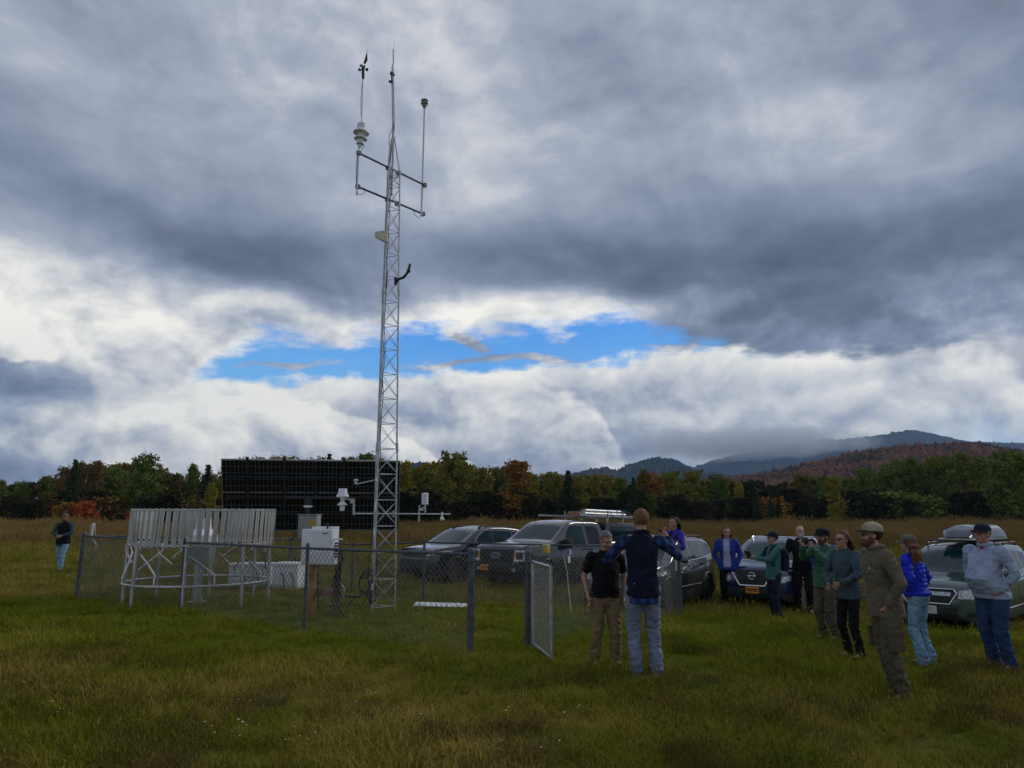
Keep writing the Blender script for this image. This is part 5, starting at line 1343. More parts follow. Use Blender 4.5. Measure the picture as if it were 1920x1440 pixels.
patch('grille', bvh, [(-.42, .93), (.42, .93), (.26, .60), (-.26, .60)], 'front', m_black, root, .010)
frame_tube('grille_chrome', bvh, [(-.50, .93), (-.29, .585), (.29, .585), (.50, .93)], m_chrome, root, .022, False, .014)
h = bvh.ray_cast(Vector((-5, 0, .80)), Vector((1, 0, 0)))[0]; mb = MB(); mb.tube([(h.x - .03, .075 * math.cos(6.2832 * k / 24), .80 + .075 * math.sin(6.2832 * k / 24)) for k in range(24)], .010, 6, close=True); mb.box((h.x - .032, 0, .80), (.012, .20, .024), bev=.003); mb.build('ring_emblem', m_chrome, root)
patch('headlight', bvh, [(.52, .80), (.70, .80), (.82, .84), (.82, .72), (.64, .66), (.50, .68)], 'front', m_lamp, root, .008, mirror=True, seg=.03)
patch('daytime_light', bvh, [(.52, .93), (.86, .97), (.88, .93), (.54, .89)], 'front', m_lamp, root, .008, mirror=True, seg=.03)
patch('lower_grille', bvh, [(-.62, .50), (.62, .50), (.56, .32), (-.56, .32)], 'front', m_clad, root, .010)
frame_tube('bumper_trim', bvh, [(-.62, .50), (.62, .50)], m_dark, root, .016, False)
plate(root, bvh, 0, .485, m_orange, None, m_ink)
o = [c for c in root.children if c.name.startswith('number_plate')][0]; hx = min(v.co.x for v in o.data.vertices); mb = MB()
for k in range(6): mb.box((hx - .002, .10 - .038 * k - (.015 if k > 2 else 0), .485), (.003, .02, .07))
mb.build('plate_lettering', m_ink, o, False)
rails(root, bvh, 2.2, 3.8, .60, 1.69, m_chrome)
tubepatch('window_trim', bvh, [(1.64, 1.09), (1.98, 1.42), (2.26, 1.56), (3.3, 1.55), (3.85, 1.47), (4.04, 1.27)], 'side', m_chrome, root, r=.010, off=.002)

# green wagon with a roof box at the right
L = 4.6; m_p = paint('sage_green_paint', (0.055, 0.095, 0.082), .5)
top_g = [(0, .64), (.012, .74), (.03, .82), (.07, .90), (.13, .955), (.24, 1.00), (.6, 1.05), (1.05, 1.10), (1.15, 1.13), (1.85, 1.55), (2.05, 1.62), (2.5, 1.665), (3.3, 1.67), (3.9, 1.63), (4.15, 1.56), (4.36, 1.25), (4.48, 1.08), (4.57, .98), (4.6, .7)]
sp = wagon(L, m_p, top=top_g, wheels=(.93, 3.57), belt=[(0, .9), (1.2, 1.03), (4.6, 1.10)], clad=.34, cladarch=False, W=1.82)
sp['ws'] = [(-.67, 1.14), (.67, 1.14), (.58, 1.555), (.3, 1.575), (-.3, 1.575), (-.58, 1.555)]
sp['side'] = [([(1.60, 1.10), (2.50, 1.12), (2.50, 1.55), (2.20, 1.54), (1.90, 1.40)], m_glass), ([(2.57, 1.12), (3.42, 1.14), (3.42, 1.54), (2.57, 1.55)], m_glass), ([(3.5, 1.16), (4.15, 1.2), (3.98, 1.48), (3.5, 1.52)], m_glass)]
sp['hm'] = m_chrome
root, bvh, body = car('parked_car', 'sage green wagon with a grey roof box parked at the right edge', 'car', sp, (.93, -.80), (1860, 1188), 47, 0)
green_root, green_bvh = root, bvh
patch('grille', bvh, [(-.46, .86), (.46, .86), (.50, .80), (.38, .62), (-.38, .62), (-.50, .80)], 'front', m_black, root, .008)
frame_tube('grille_trim', bvh, [(-.47, .88), (.47, .88), (.52, .81), (.39, .61), (-.39, .61), (-.52, .81)], m_chrome, root, .016)
patch('grille_bar', bvh, [(-.42, .83), (.42, .83), (.42, .76), (-.42, .76)], 'front', m_lamp, root, .014)
h = bvh.ray_cast(Vector((-5, 0, .79)), Vector((1, 0, 0)))[0]; mb = MB(); mb.tube([(h.x - .03, .085 * math.cos(6.2832 * k / 24), .79 + .05 * math.sin(6.2832 * k / 24)) for k in range(24)], .009, 6, close=True)
mb.add([(h.x - .028, .08 * math.cos(6.2832 * k / 20), .79 + .046 * math.sin(6.2832 * k / 20)) for k in range(20)], [tuple(range(20))])
for (a, b) in ((.035, .012), (-.005, .02), (-.035, .006), (-.02, -.018), (.01, -.014)): mb.ball((h.x - .032, a, .79 + b), .008, n=6)
mb.build('oval_emblem', m_chrome, root)
patch('headlight', bvh, [(.56, .86), (.54, .72), (.86, .72), (.90, .84), (.86, .92), (.74, .90)], 'front', m_lamp, root, .008, mirror=True, seg=.03)
patch('lower_grille', bvh, [(-.54, .54), (.54, .54), (.48, .36), (-.48, .36)], 'front', m_clad, root, .008)
patch('fog_light', bvh, [(.66, .46), (.80, .48), (.80, .38), (.66, .37)], 'front', m_dark, root, .010, mirror=True)
frame_tube('bumper_trim', bvh, [(-.56, .575), (.56, .575)], m_dark, root, .008, False)
pl_ = plate(root, bvh, 0.0, .485, mat('white_number_plate', (0.60, 0.60, 0.56), .5), '77', m_ink, size=.11)
tubepatch('side_moulding', bvh, [(1.4, .42), (3.1, .44)], 'side', m_chrome, root, r=.018, off=.006)
tubepatch('window_trim', bvh, [(1.58, 1.085), (2.5, 1.105), (3.45, 1.13), (4.2, 1.19)], 'side', m_chrome, root, r=.010, off=.002)
rails(root, bvh, 2.1, 3.9, .62, 1.70, m_dark)
patch('roof_glass', bvh, [(2.2, -.42), (2.9, -.42), (2.9, .42), (2.2, .42)], 'top', m_glassd, root)
mb = MB()
for x in (2.35, 3.45): mb.box((x, 0, 1.745), (.06, 1.34, .03), bev=.01)
mb.build('cross_bar', m_dark, root)
for (y0, lb, mm_) in ((.06, 'grey roof box with a dark blue side strapped on the green wagon', m_grey),):
    rb = empty('roof_box', root.location, 0, lb, 'roof box'); rb.rotation_euler = root.rotation_euler
    prof_b = [(0, .02), (.10, .13), (.35, .22), (.8, .285), (1.3, .30), (1.8, .29), (2.05, .22), (2.15, .08)]
    V = []; Fb = []; nn = 21
    for i, (x, hh) in enumerate(prof_b):
        ww = .40 * min(1, .62 + x * 1.1) * (1 if x < 1.9 else .94)
        for j in range(nn):
            t = -math.pi / 2 + math.pi * j / (nn - 1); sx_ = math.sin(t); V.append((1.75 + x, -.10 + ww * math.copysign(abs(sx_) ** .7, sx_), 1.82 + hh * max(0, math.cos(t)) ** .55 * (1 - .12 * math.exp(-(sx_ * 3.2) ** 2))))
    for i in range(len(prof_b) - 1):
        for j in range(nn - 1): Fb.append((i * nn + j, i * nn + j + 1, (i + 1) * nn + j + 1, (i + 1) * nn + j))
    Fb.append(tuple(range(nn))); Fb.append(tuple((len(prof_b) - 1) * nn + j for j in range(nn - 1, -1, -1)))
    mesh_obj('lid', V, Fb, mat('dark_grey_box_shell', (0.035, 0.045, 0.075), .3, 0.1, coat=.35), rb, True)
    mb = MB(); mb.box((2.82, -.10, 1.795), (2.10, .78, .05), bev=.02); mb.build('tray', m_alu, rb)
    mb = MB(); mb.tube([(1.80, -.30, 1.83), (1.95, -.49, 1.83), (3.75, -.49, 1.83), (3.86, -.1, 1.83)], .012, 6); mb.build('edge_trim', m_chrome, rb)
# ---------------------------------------------------------------- people
def cloth(name, col, rough=0.9, bump=0.35, bscale=90, col2=None, vs=7):
    return mat(name, col, rough, var=0.16, vscale=vs, bump=bump, bscale=bscale, spec=0.15, col2=col2)
def plaid(name, c1, c2, c3):
    m = cloth(name, c1); nt = m.node_tree; p = nt.nodes['Principled BSDF']
    tc = nt.nodes.new('ShaderNodeTexCoord'); sp_ = nt.nodes.new('ShaderNodeSeparateXYZ'); nt.links.new(tc.outputs['Object'], sp_.inputs[0])
    sx = (S(nt, sp_.outputs[0]) * 62.0)._m('SINE').smooth(0.1, 0.4); sz = (S(nt, sp_.outputs[2]) * 62.0)._m('SINE').smooth(0.1, 0.4)
    c = mixc(nt, sx * 0.7, c1, c2); c = mixc(nt, sz * 0.6, c, c3); nt.links.new(c.k, p.inputs['Base Color']); return m
def skin(name, c):
    m = mat(name, c, 0.55, var=0.10, vscale=18, bump=0.1, bscale=60, spec=0.35)
    m.node_tree.nodes['Principled BSDF'].inputs['Subsurface Weight'].default_value = 0.0
    return m
m_skin = skin('skin', (0.42, 0.235, 0.165)); m_skin2 = skin('weathered_skin', (0.40, 0.20, 0.14))
m_lip = mat('lips', (0.26, 0.09, 0.07), .5); m_eye = mat('eye', (0.03, 0.02, 0.015), .2); m_lens = mat('dark_lens', (0.008, 0.008, 0.01), .1, spec=.8)
m_denim = cloth('pale_denim', (0.14, 0.25, 0.38), col2=(0.24, 0.38, 0.52)); m_denimd = cloth('dark_denim', (0.020, 0.045, 0.11), col2=(0.035, 0.07, 0.16)); m_denimg = cloth('grey_denim', (0.14, 0.17, 0.24), col2=(0.21, 0.24, 0.32))
m_khaki = cloth('khaki_cotton', (0.20, 0.145, 0.08)); m_olive = cloth('olive_cotton', (0.095, 0.082, 0.055)); m_blackc = cloth('black_cloth', (0.010, 0.010, 0.012)); m_boot = cloth('brown_leather', (0.09, 0.05, 0.03), .6); m_sole = m_black

def remesh(mb, voxel, smooth=2):
    me0 = mb.mesh('tmp'); bm = bmesh.new(); bm.from_mesh(me0); bmesh.ops.recalc_face_normals(bm, faces=bm.faces); bm.to_mesh(me0); bm.free()
    o = bpy.data.objects.new('tmp', me0); C.objects.link(o)
    m1 = o.modifiers.new('r', 'REMESH'); m1.mode = 'VOXEL'; m1.voxel_size = voxel; m1.use_smooth_shade = True
    if smooth: m2 = o.modifiers.new('s', 'SMOOTH'); m2.iterations = smooth; m2.factor = .5
    dg = bpy.context.evaluated_depsgraph_get(); dg.update(); me = bpy.data.meshes.new_from_object(o.evaluated_get(dg))
    bpy.data.objects.remove(o); bpy.data.meshes.remove(me0); return me
def cap_(mb, a, b, ra, rb, n=14, mid=None):
    """rounded tapered limb"""
    a, b = Vector(a), Vector(b); t = (b - a); L_ = t.length; t = t / max(L_, 1e-6); pts = []; rs_ = []
    for k in range(4): q = math.pi / 2 * k / 4; pts.append(a - t * ra * math.cos(q)); rs_.append(max(.002, ra * math.sin(q)))
    pts.append(a); rs_.append(ra)
    if mid: pts.append(a.lerp(b, mid[0])); rs_.append(mid[1])
    pts.append(b); rs_.append(rb)
    for k in range(1, 5): q = math.pi / 2 * k / 4; pts.append(b + t * rb * math.sin(q)); rs_.append(max(.002, rb * math.cos(q)))
    mb.tube(pts, rs_, n)
def loft(mb, secs, n=22, pw=2.3):
    """stack of rounded sections (centre, rx, ry, turn)"""
    v = []; f = []
    for (c, rx, ry, tw) in secs:
        for j in range(n):
            q = 6.2832 * j / n; cx, sx = math.cos(q), math.sin(q)
            x = math.copysign(abs(cx) ** (2 / pw), cx) * rx; y = math.copysign(abs(sx) ** (2 / pw), sx) * ry
            v.append((c[0] + x * math.cos(tw) - y * math.sin(tw), c[1] + x * math.sin(tw) + y * math.cos(tw), c[2]))
    for i in range(len(secs) - 1):
        for j in range(n): f.append((i * n + j, i * n + (j + 1) % n, (i + 1) * n + (j + 1) % n, (i + 1) * n + j))
    f.append(tuple(range(n - 1, -1, -1))); f.append(tuple((len(secs) - 1) * n + j for j in range(n))); mb.add(v, f)
def wrinkle(me, amp, sc=(14, 14, 9), seed=0, fn=None):
    me.update(); no = [v.normal.copy() for v in me.vertices]
    for v, n_ in zip(me.vertices, no):
        p = v.co; q = Vector((p.x * sc[0] + seed, p.y * sc[1], p.z * sc[2])); w = mnoise.noise(q) + .5 * mnoise.noise(q * 2.1)
        d = amp * (1 - abs(w) * 2.2) if fn is None else fn(p, w)
        v.co = p + n_ * d
    me.update()
def ik(S_, T, l1, l2, hint):
    d = T - S_; L_ = d.length
    if L_ > (l1 + l2) * .995: T = S_ + d * ((l1 + l2) * .995 / L_); d = T - S_; L_ = d.length
    a = (l1 * l1 - l2 * l2 + L_ * L_) / (2 * L_); h = math.sqrt(max(0, l1 * l1 - a * a)); u = d / L_
    w = hint - u * hint.dot(u); w = w.normalized() if w.length > 1e-4 else u.orthogonal()
    return S_ + u * a + w * h, T
def person(label, foot, top, face, top_kind, top_m, pants_m, hair, lean=(0, 0), head=(0, 0), arms=None, build=1.0, belly=0.0, skin_m=None, vest=None, hat=None, beard=None,
           glasses=None, shoes=None, feet=None, fem=False, inner=None, extra_w=1.0, flare=0.0, group='people standing in the meadow', baffle=False, roll=0.0, collar=None):
    g = ground_at(*foot); Z = at(foot[0], top, g.y).z - g.z          # standing height seen in the photo
    s = Z / 1.75
    root = empty('person', g, -R(face), label, 'person', group); root.scale = (s, s, s)
    skin_m = skin_m or m_skin; W = build; ln = Vector((lean[0], lean[1], 0))
    sp_at = lambda z: ln * (max(0, z - .92) / .58) ** 1.1          # the spine leans from the hips up
    hipw = .092 * (1.06 if fem else 1); shw = (.172 if fem else .200) * (.55 + .45 * W)
    pel = Vector((0, 0, .95)); sh = {1: Vector((shw, 0, 1.42)) + sp_at(1.42), -1: Vector((-shw, 0, 1.42)) + sp_at(1.42)}
    neck = Vector((0, .01, 1.49)) + sp_at(1.49); hc = Vector((0, -.012, 1.622)) + sp_at(1.60)
    feet = feet or [(.11, .0, 4), (-.12, .03, -10)]                  # left (+x), right (-x): x, y, toe-out
    Rh = Matrix.Rotation(R(head[0]), 3, 'Z') @ Matrix.Rotation(R(-head[1]), 3, 'X')   # + turn to own left, + tilt back
    H = lambda x, y, z: hc + Rh @ Vector((x, y, z))
    body = MB()
    # trunk
    loft(body, [((0, 0, .84), .10 * W, .07 * W, 0), ((0, .005, .95), .135 * W, .095 * W, 0), (sp_at(1.07) + Vector((0, -.01 * belly, 1.07)), .12 * W, .09 * W, 0), (sp_at(1.25) + Vector((0, 0, 1.25)), .135 * W, .10 * W, 0), (sp_at(1.38) + Vector((0, .005, 1.38)), .14 * W, .09 * W, 0), (sp_at(1.45) + Vector((0, .01, 1.455)), .09, .06, 0)])
    cap_(body, neck - Vector((0, 0, .05)), H(0, .012, -.05), .060 * (.9 if fem else 1.05), .050)
    legs = []
    for sg_, (fx, fy, to) in zip((1, -1), feet):
        hip = Vector((hipw * sg_, 0, .90)); ank = Vector((fx, fy + .03, .09)); kn, ank = ik(hip, ank, .425, .40, Vector((0.06 * sg_, -1, 0)))
        legs.append((hip, kn, ank, to, sg_)); cap_(body, hip, kn, .068 * W, .048); cap_(body, kn, ank, .046, .034)
        cap_(body, ank, ank + Matrix.Rotation(R(to), 3, 'Z') @ Vector((0, -.13, -.055)), .034, .028)
    arms = arms or {}; A_ = {}
    for sg_ in (1, -1):
        spec = arms.get(sg_, dict(t=(.27 * sg_, -.02, .86), hint=(.5 * sg_, .8, 0)))
        T = Vector(spec['t']) + (Vector((0, 0, 0)) if spec.get('abs') else sp_at(1.2)); el, T = ik(sh[sg_], T, .285, .255, Vector(spec['hint']))
        A_[sg_] = (sh[sg_], el, T, spec); cap_(body, sh[sg_], el, .046, .037); cap_(body, el, T, .036, .024)
    # head
    body.ball(H(0, .012, .030), (.076, .093, .094), Rh, 20); body.ball(H(0, -.018, -.038), (.060, .070, .068), Rh, 18); body.ball(H(0, -.058, -.088), (.030, .028, .024), Rh, 12)
    body.ball(H(0, -.052, .030), (.062, .045, .034), Rh, 14)
    body.tube([H(0, -.084, .014), H(0, -.103, -.014), H(0, -.108, -.026)], [.009, .013, .015], 8); body.ball(H(0, -.082, -.060), (.025, .015, .012), Rh, 10)
    for e in (1, -1): body.ball(H(.077 * e, .008, -.008), (.010, .020, .031), Rh, 10); body.ball(H(.042 * e, -.055, -.028), (.026, .026, .022), Rh, 10)
    me = remesh(body, .0085, 2)
    # facial colouring by place: eyes, brows, lips
    me.materials.append(skin_m); me.materials.append(m_eye); me.materials.append(m_lip); Rinv = Rh.inverted()
    for p_ in me.polygons:
        q = Rinv @ (p_.center - hc)
        if q.y < -.055:
            if min((q - Vector((e * .032, -.083, .004))).length for e in (1, -1)) < .0125 and abs(q.z - .004) < .007: p_.material_index = 1
            elif abs(q.z + .060) < .0075 and abs(q.x) < .024 and q.y < -.075: p_.material_index = 2
    # hands: palm, four bent fingers and a thumb, joined to the forearms
    hb = MB()
    for sg_ in (1, -1):
        S_, el, T, spec = A_[sg_]; d = (T - el).normalized()
        if 'hd' in spec: d = (Vector(spec['hd'])).normalized()
        pn = Vector(spec.get('pn', (-sg_, 0, 0))); pn = (pn - d * pn.dot(d)).normalized(); sd_ = d.cross(pn) * sg_
        if sd_.dot(Vector((0, -1, 0.3))) < 0 and 'pn' not in spec: sd_ = -sd_
        c = T + d * .05; Mh = Matrix((sd_, pn, d)).transposed(); hb.ball(c, (.040, .016, .052), Mh, 14); cap_(hb, T - d * .01, T + d * .03, .024, .026, 10)
        curl = spec.get('curl', 22)
        for k, (o_, l_) in enumerate(((-.029, .062), (-.010, .074), (.010, .070), (.028, .055))):
            b0 = c + sd_ * -o_ + d * .040; dd = d.copy(); P_ = [b0]
            for j, fr in enumerate((.42, .33, .25)):
                dd = Quaternion(sd_, R(curl * (1 + .25 * j) + k * 2) * (-1 if (sd_.cross(d)).dot(pn) > 0 else 1)) @ dd
                if dd.dot(pn) < -.001 and j == 0: pass
                P_.append(P_[-1] + dd * l_ * fr)
            hb.tube(P_, [.0092, .0088, .0080, .0062], 8)
        tb = c + sd_ * .030 - d * .012; hb.tube([tb, tb + sd_ * .020 + d * .022 + pn * .010, tb + sd_ * .024 + d * .048 + pn * .018], [.0125, .0105, .008], 8)
    bm = bmesh.new(); bm.from_mesh(me); hm = hb.mesh('h'); bm.from_mesh(hm); bm.to_mesh(me); bm.free()
    link('body', me, None, root, True)
    # ---- trousers
    mb = MB(); tr = .094 * (.55 + .45 * W)
    loft(mb, [((0, .0, .80), .145 * W, .095 * W, 0), ((0, .012, .90), .172 * W * (1.03 if fem else 1), .122 * W, 0), ((0, .008, .99), .163 * W, .118 * W, 0), (sp_at(1.05) + Vector((0, -.01 * belly, 1.05)), .150 * W, .115 * W, 0)])
    for hip, kn, ank, to, sg_ in legs:
        cap_(mb, hip, kn, tr * extra_w, .068 * extra_w, 16, (.5, .082 * extra_w * (.6 + .4 * W))); cap_(mb, kn, ank + Vector((0, 0, .02)), .067 * extra_w, .058 * extra_w + flare, 16, (.45, .063 * extra_w))
        cap_(mb, ank + Vector((0, 0, .02)), ank + Vector((0, 0, -.035)), .058 * extra_w + flare, .060 * extra_w + flare, 14)
    me = remesh(mb, .0125, 2)
    def leg_fn(p, w):
        low = 1 - smoothstep(.10, .45, p.z); kneeb = math.exp(-((p.z - .48) / .10) ** 2)
        return (.0065 + .011 * low + .009 * kneeb) * (1 - abs(w) * 2.6) - .002
    wrinkle(me, .005, (9, 9, 15), len(label) * .7, leg_fn); tr_o = link('trousers', me, pants_m, root, True)
    # ---- shoes
    for hip, kn, ank, to, sg_ in legs:
        mb = MB(); Mt = Matrix.Rotation(R(to), 3, 'Z'); a0 = Vector((ank.x, ank.y, 0)); z0 = max(0, ank.z - .09)
        mb.ball(a0 + Mt @ Vector((0, .0, .05 + z0)), (.040, .055, .05), Mt, 12); mb.ball(a0 + Mt @ Vector((0, -.075, .035 + z0)), (.045, .095, .038), Mt, 14); mb.ball(a0 + Mt @ Vector((0, -.04, .015 + z0)), (.046, .125, .018), Mt, 14)
        link('shoe', remesh(mb, .012, 1), shoes or m_boot, root, True)
    # ---- upper garments
    hemz = {'tee': .90, 'jacket': .83, 'fleece': .82, 'pullover': .86, 'long': .62, 'crop': .92}[top_kind]; jk = 1.0 if top_kind == 'tee' else 1.08
    def torso(mb, k, hem, fl=1.0, nk=.075):
        b_ = Vector((0, -.055 * belly, 0))
        loft(mb, [((0, .0, hem), .168 * W * k * fl, .128 * W * k * fl, 0), ((0, .0, hem + .05), .168 * W * k * fl, .128 * W * k * fl, 0), (sp_at(1.0) + Vector((0, .0, 1.0)) + b_ * .7, .156 * W * k, (.122 + .02 * belly) * W * k, 0), (sp_at(1.10) + Vector((0, .0, 1.10)) + b_, (.132 if fem else .142) * W * k, (.115 + .04 * belly) * W * k, 0),
                  (sp_at(1.25) + Vector((0, -.012 if fem else 0, 1.25)) + b_ * .5, .150 * W * k, (.130 if fem else .124) * W * k, 0), (sp_at(1.36) + Vector((0, .002, 1.36)), .158 * W * k * (.94 if fem else 1.02), .112 * W * k, 0), (sp_at(1.42) + Vector((0, .010, 1.425)), .132 * (.5 + .5 * W) * k * (.92 if fem else 1.05), .082 * k, 0), (sp_at(1.47) + Vector((0, .014, 1.475)), nk + .015, .062, 0), (sp_at(1.50) + Vector((0, .012, 1.505)), nk - .006, .058, 0)])
    def sleeves(mb, k, short=False):
        for sg_ in (1, -1):
            S_, el, T, spec = A_[sg_]; a = .054 * k * (.6 + .4 * W)
            cap_(mb, S_ + Vector((-.03 * sg_, 0, -.01)), S_.lerp(el, .5), a * 1.12, a, 14)
            if short: cap_(mb, S_, S_.lerp(el, .62), a * 1.1, a * 1.0, 14)
            else: cap_(mb, S_, el, a * 1.08, a * .88, 14); cap_(mb, el, el.lerp(T, .93), a * .88, a * .70, 14)
    def top_fn(p, w):
        d = .0085 * (1 - abs(w) * 2.4) + .004 * mnoise.noise(Vector((p.x * 30 + p.z * 18, p.y * 30, p.z * 26)))
        if baffle: d += .009 * (abs(math.sin(p.z * math.pi / .058)) ** .6) - .004
        return d
    if vest is not None:
        mb = MB(); sleeves(mb, 1.0); torso(mb, .98, hemz - .07 if top_kind != 'tee' else hemz); me = remesh(mb, .0125, 2); wrinkle(me, .005, (13, 13, 10), len(label)); link('shirt', me, top_m, root, True)
        mb = MB(); torso(mb, 1.09, hemz + .0, 1.0, .082); me = remesh(mb, .0125, 2); wrinkle(me, .007, (8, 8, 12), 3); link('vest', me, vest, root, True)
    else:
        mb = MB(); sleeves(mb, jk * 1.04, top_kind == 'tee'); torso(mb, jk, hemz, 1.0, .078); me = remesh(mb, .0125, 2)
        wrinkle(me, .005, (10, 10, 12), len(label), top_fn)
        mats = [top_m] + ([inner] if inner else []); me.materials.clear()
        if inner:      # open front showing what is worn below
            for p_ in me.polygons:
                q = p_.center - sp_at(p_.center.z)
                if q.y < -.03 and abs(q.x + .02) < .062 + .03 * (1.40 - q.z) and .90 < q.z < 1.50: p_.material_index = 1
        link({'tee': 'shirt', 'jacket': 'jacket', 'fleece': 'fleece', 'pullover': 'pullover', 'long': 'coat', 'crop': 'jacket'}[top_kind], me, mats, root, True)
    if collar:
        mb = MB(); mb.tube([sp_at(1.5) + Vector((.074 * math.cos(6.2832 * k / 20), .012 + .066 * math.sin(6.2832 * k / 20), 1.505 + .012 * math.sin(6.2832 * k / 20))) for k in range(20)], .021, 8, close=True); mb.build('collar', collar, root)
    # ---- hair
    kind, hm_ = hair
    if kind != 'bald':
        mb = MB(); N_ = 26; v = []; f = []
        # a cap of hair that leaves the face free
        mb.ball(H(0, .020, .040), (.086, .098, .096), Rh, 22)
        me = remesh(mb, .011, 1); bm = bmesh.new(); bm.from_mesh(me); Ri = Rh.inverted()
        kill = [x for x in bm.verts if (lambda q: (q.z < .080 - .13 * smoothstep(-.05, .03, q.y) and q.y < .03) or q.z < -.075)(Ri @ (x.co - hc))]
        bmesh.ops.delete(bm, geom=kill, context='VERTS'); bm.to_mesh(me); bm.free()
        wrinkle(me, .003, (40, 40, 26), 5, lambda p, w: .004 * w + .002)
        hobj = link('hair', me, hm_, root, True)
        if kind in ('long', 'curly', 'shoulder', 'bun'):
            mb = MB(); rr_ = random.Random(len(label)); down = {'long': -.40, 'curly': -.42, 'shoulder': -.20, 'bun': -.05}[kind]
            if kind == 'bun': mb.ball(H(0, .105, .0), (.036, .034, .036), Rh, 12)
            else:
                back = sp_at(1.4)
                wd = .085 if kind != 'curly' else .125
                nst = 46 if kind != 'curly' else 70
                for i in range(nst):
                    a = math.pi * (i + rr_.random()) / nst * 1.0; a = (a - math.pi / 2) * 1.35
                    sx = math.sin(a); cyk = math.cos(a)
                    p0 = H(.078 * sx, .02 + .07 * cyk, .03 + rr_.uniform(-.03, .05)); P_ = [p0]; ln_ = -down * rr_.uniform(.8, 1.05); ph = rr_.uniform(0, 6)
                    for j in range(1, 9):
                        t = j / 8; bx = wd * 1.15 * sx * (1 + .2 * t); by = .035 + max(.055, .095 * cyk) * (1 - .1 * t) + (.03 if t > .35 else 0)
                        cw = (.014 if kind == 'curly' else .005) * math.sin(ph + j * (2.3 if kind == 'curly' else 1.1))
                        P_.append(Vector((hc.x + bx + cw, hc.y + by + cw * .6 - (.06 * abs(sx) * t if kind == 'shoulder' else 0), hc.z + .02 - ln_ * t)))
                    mb.tube(P_, [(.017 if kind == 'curly' else .014) * (1 - .65 * (k / 8) ** 2) for k in range(9)], 5)
            me = remesh(mb, .010, 1); wrinkle(me, .004, (60, 60, 14), 2, lambda p, w: .006 * w if kind == 'curly' else .003 * w); link('hair_length', me, None, hobj, True).data.materials.append(hm_)
    if beard:
        mb = MB(); mb.ball(H(0, -.052, -.075), (.056, .052, .050), Rh, 16); mb.ball(H(0, -.088, -.048), (.032, .014, .009), Rh, 10)
        for e in (1, -1): mb.ball(H(.056 * e, -.012, -.045), (.014, .036, .048), Rh, 10)
        me = remesh(mb, .008, 1); wrinkle(me, .002, (60, 60, 50), 1, lambda p, w: .004 * w); link('beard', me, beard, root, True)
    if glasses:
        mb = MB()
        for e in (1, -1):
            c = H(.034 * e, -.098, .004)
            if glasses in ('sun', 'head'): pass
            if glasses == 'sun': mb.ball(c, (.027, .006, .020), Rh, 12)
            elif glasses == 'clear': mb.tube([c + Rh @ Vector((.025 * math.cos(6.2832 * k / 14), 0, .018 * math.sin(6.2832 * k / 14))) for k in range(14)], .0028, 5, close=True)
            else: mb.ball(H(.034 * e, -.070, .112), (.028, .020, .008), Rh, 12)
            if glasses != 'head': mb.tube([H(.058 * e, -.092, .010), H(.082 * e, -.02, .006), H(.082 * e, .012, .004)], .003, 5)
        if glasses != 'head': mb.tube([H(-.012, -.102, .008), H(.012, -.102, .008)], .003, 5)
        mb.build('glasses', m_lens, root)
    if hat:
        cm, bmt = hat; mb = MB(); v = []; f = []; n = 24; Rr = 7
        for i in range(Rr + 1):
            t = i / Rr; th = math.pi / 2 * t
            for j in range(n):
                q = 6.2832 * j / n; v.append(H(.090 * math.cos(q) * math.sin(th) + 0, .016 + .105 * math.sin(q) * math.sin(th), .052 + .088 * math.cos(th) ** .8 + (.0 if t < 1 else -.006)))
        for i in range(Rr):
            for j in range(n): f.append((i * n + j, (i + 1) * n + j, (i + 1) * n + (j + 1) % n, i * n + (j + 1) % n))
        for j in range(n): q = 6.2832 * j / n; v.append(H(.083 * math.cos(q), .016 + .098 * math.sin(q), .046))
        for j in range(n): f.append((Rr * n + j, (Rr + 1) * n + j, (Rr + 1) * n + (j + 1) % n, Rr * n + (j + 1) % n))
        mb.add(v, f); mb.ball(H(0, .016, .141), .008, n=6); ho = mb.build('cap', cm, root, weld=True)
        mb = MB(); v = []; f = []; m_ = 12
        for i in range(4):
            for j in range(m_ + 1):
                q = math.pi * j / m_; r0 = i / 3; x = .082 * math.cos(q) * (1 + .02 * r0); y = .016 - .098 * math.sin(q) - r0 * .078 * math.sin(q) ** .55
                v.append(H(x, y, .054 - .016 * r0 * math.sin(q) - .022 * (x / .08) ** 2 * r0))
        nb = len(v); v += [p - Rh @ Vector((0, 0, .005)) for p in v]
        for i in range(3):
            for j in range(m_): a = i * (m_ + 1) + j; f.append((a, a + 1, a + m_ + 2, a + m_ + 1)); f.append((nb + a, nb + a + m_ + 1, nb + a + m_ + 2, nb + a + 1))
        for j in range(m_): a = 3 * (m_ + 1) + j; f.append((a, a + 1, nb + a + 1, nb + a))
        mb.add(v, f); mb.build('cap_brim', bmt, ho)
    Wm = Matrix.Translation(g) @ Matrix.Rotation(-R(face), 4, 'Z') @ Matrix.Scale(s, 4)
    return root, Wm, A_, H, sp_at
def held(name, Wm, c, size, m, label, cat, rx=0, rz=0, screen=True):
    mb = MB(); mb.box((0, 0, 0), size, bev=.004); o = mb.build(name, m); sc_ = Wm.to_scale()[0]
    o.matrix_world = Wm @ Matrix.Translation(c) @ Matrix.Rotation(R(rz), 4, 'Z') @ Matrix.Rotation(R(rx), 4, 'X'); tag(o, label, cat)
    if screen:
        mb = MB(); mb.box((0, size[1] / 2 + .0006, 0), (size[0] * .9, .001, size[2] * .92)); mb.build('screen', m_lens, o, False)
    return o
h_brown = cloth('brown_hair', (0.10, 0.05, 0.025), .6, .8, 120, (0.16, 0.085, 0.04), 30); h_dark = cloth('dark_hair', (0.022, 0.014, 0.010), .55, .8, 120, (0.045, 0.028, 0.018), 30)
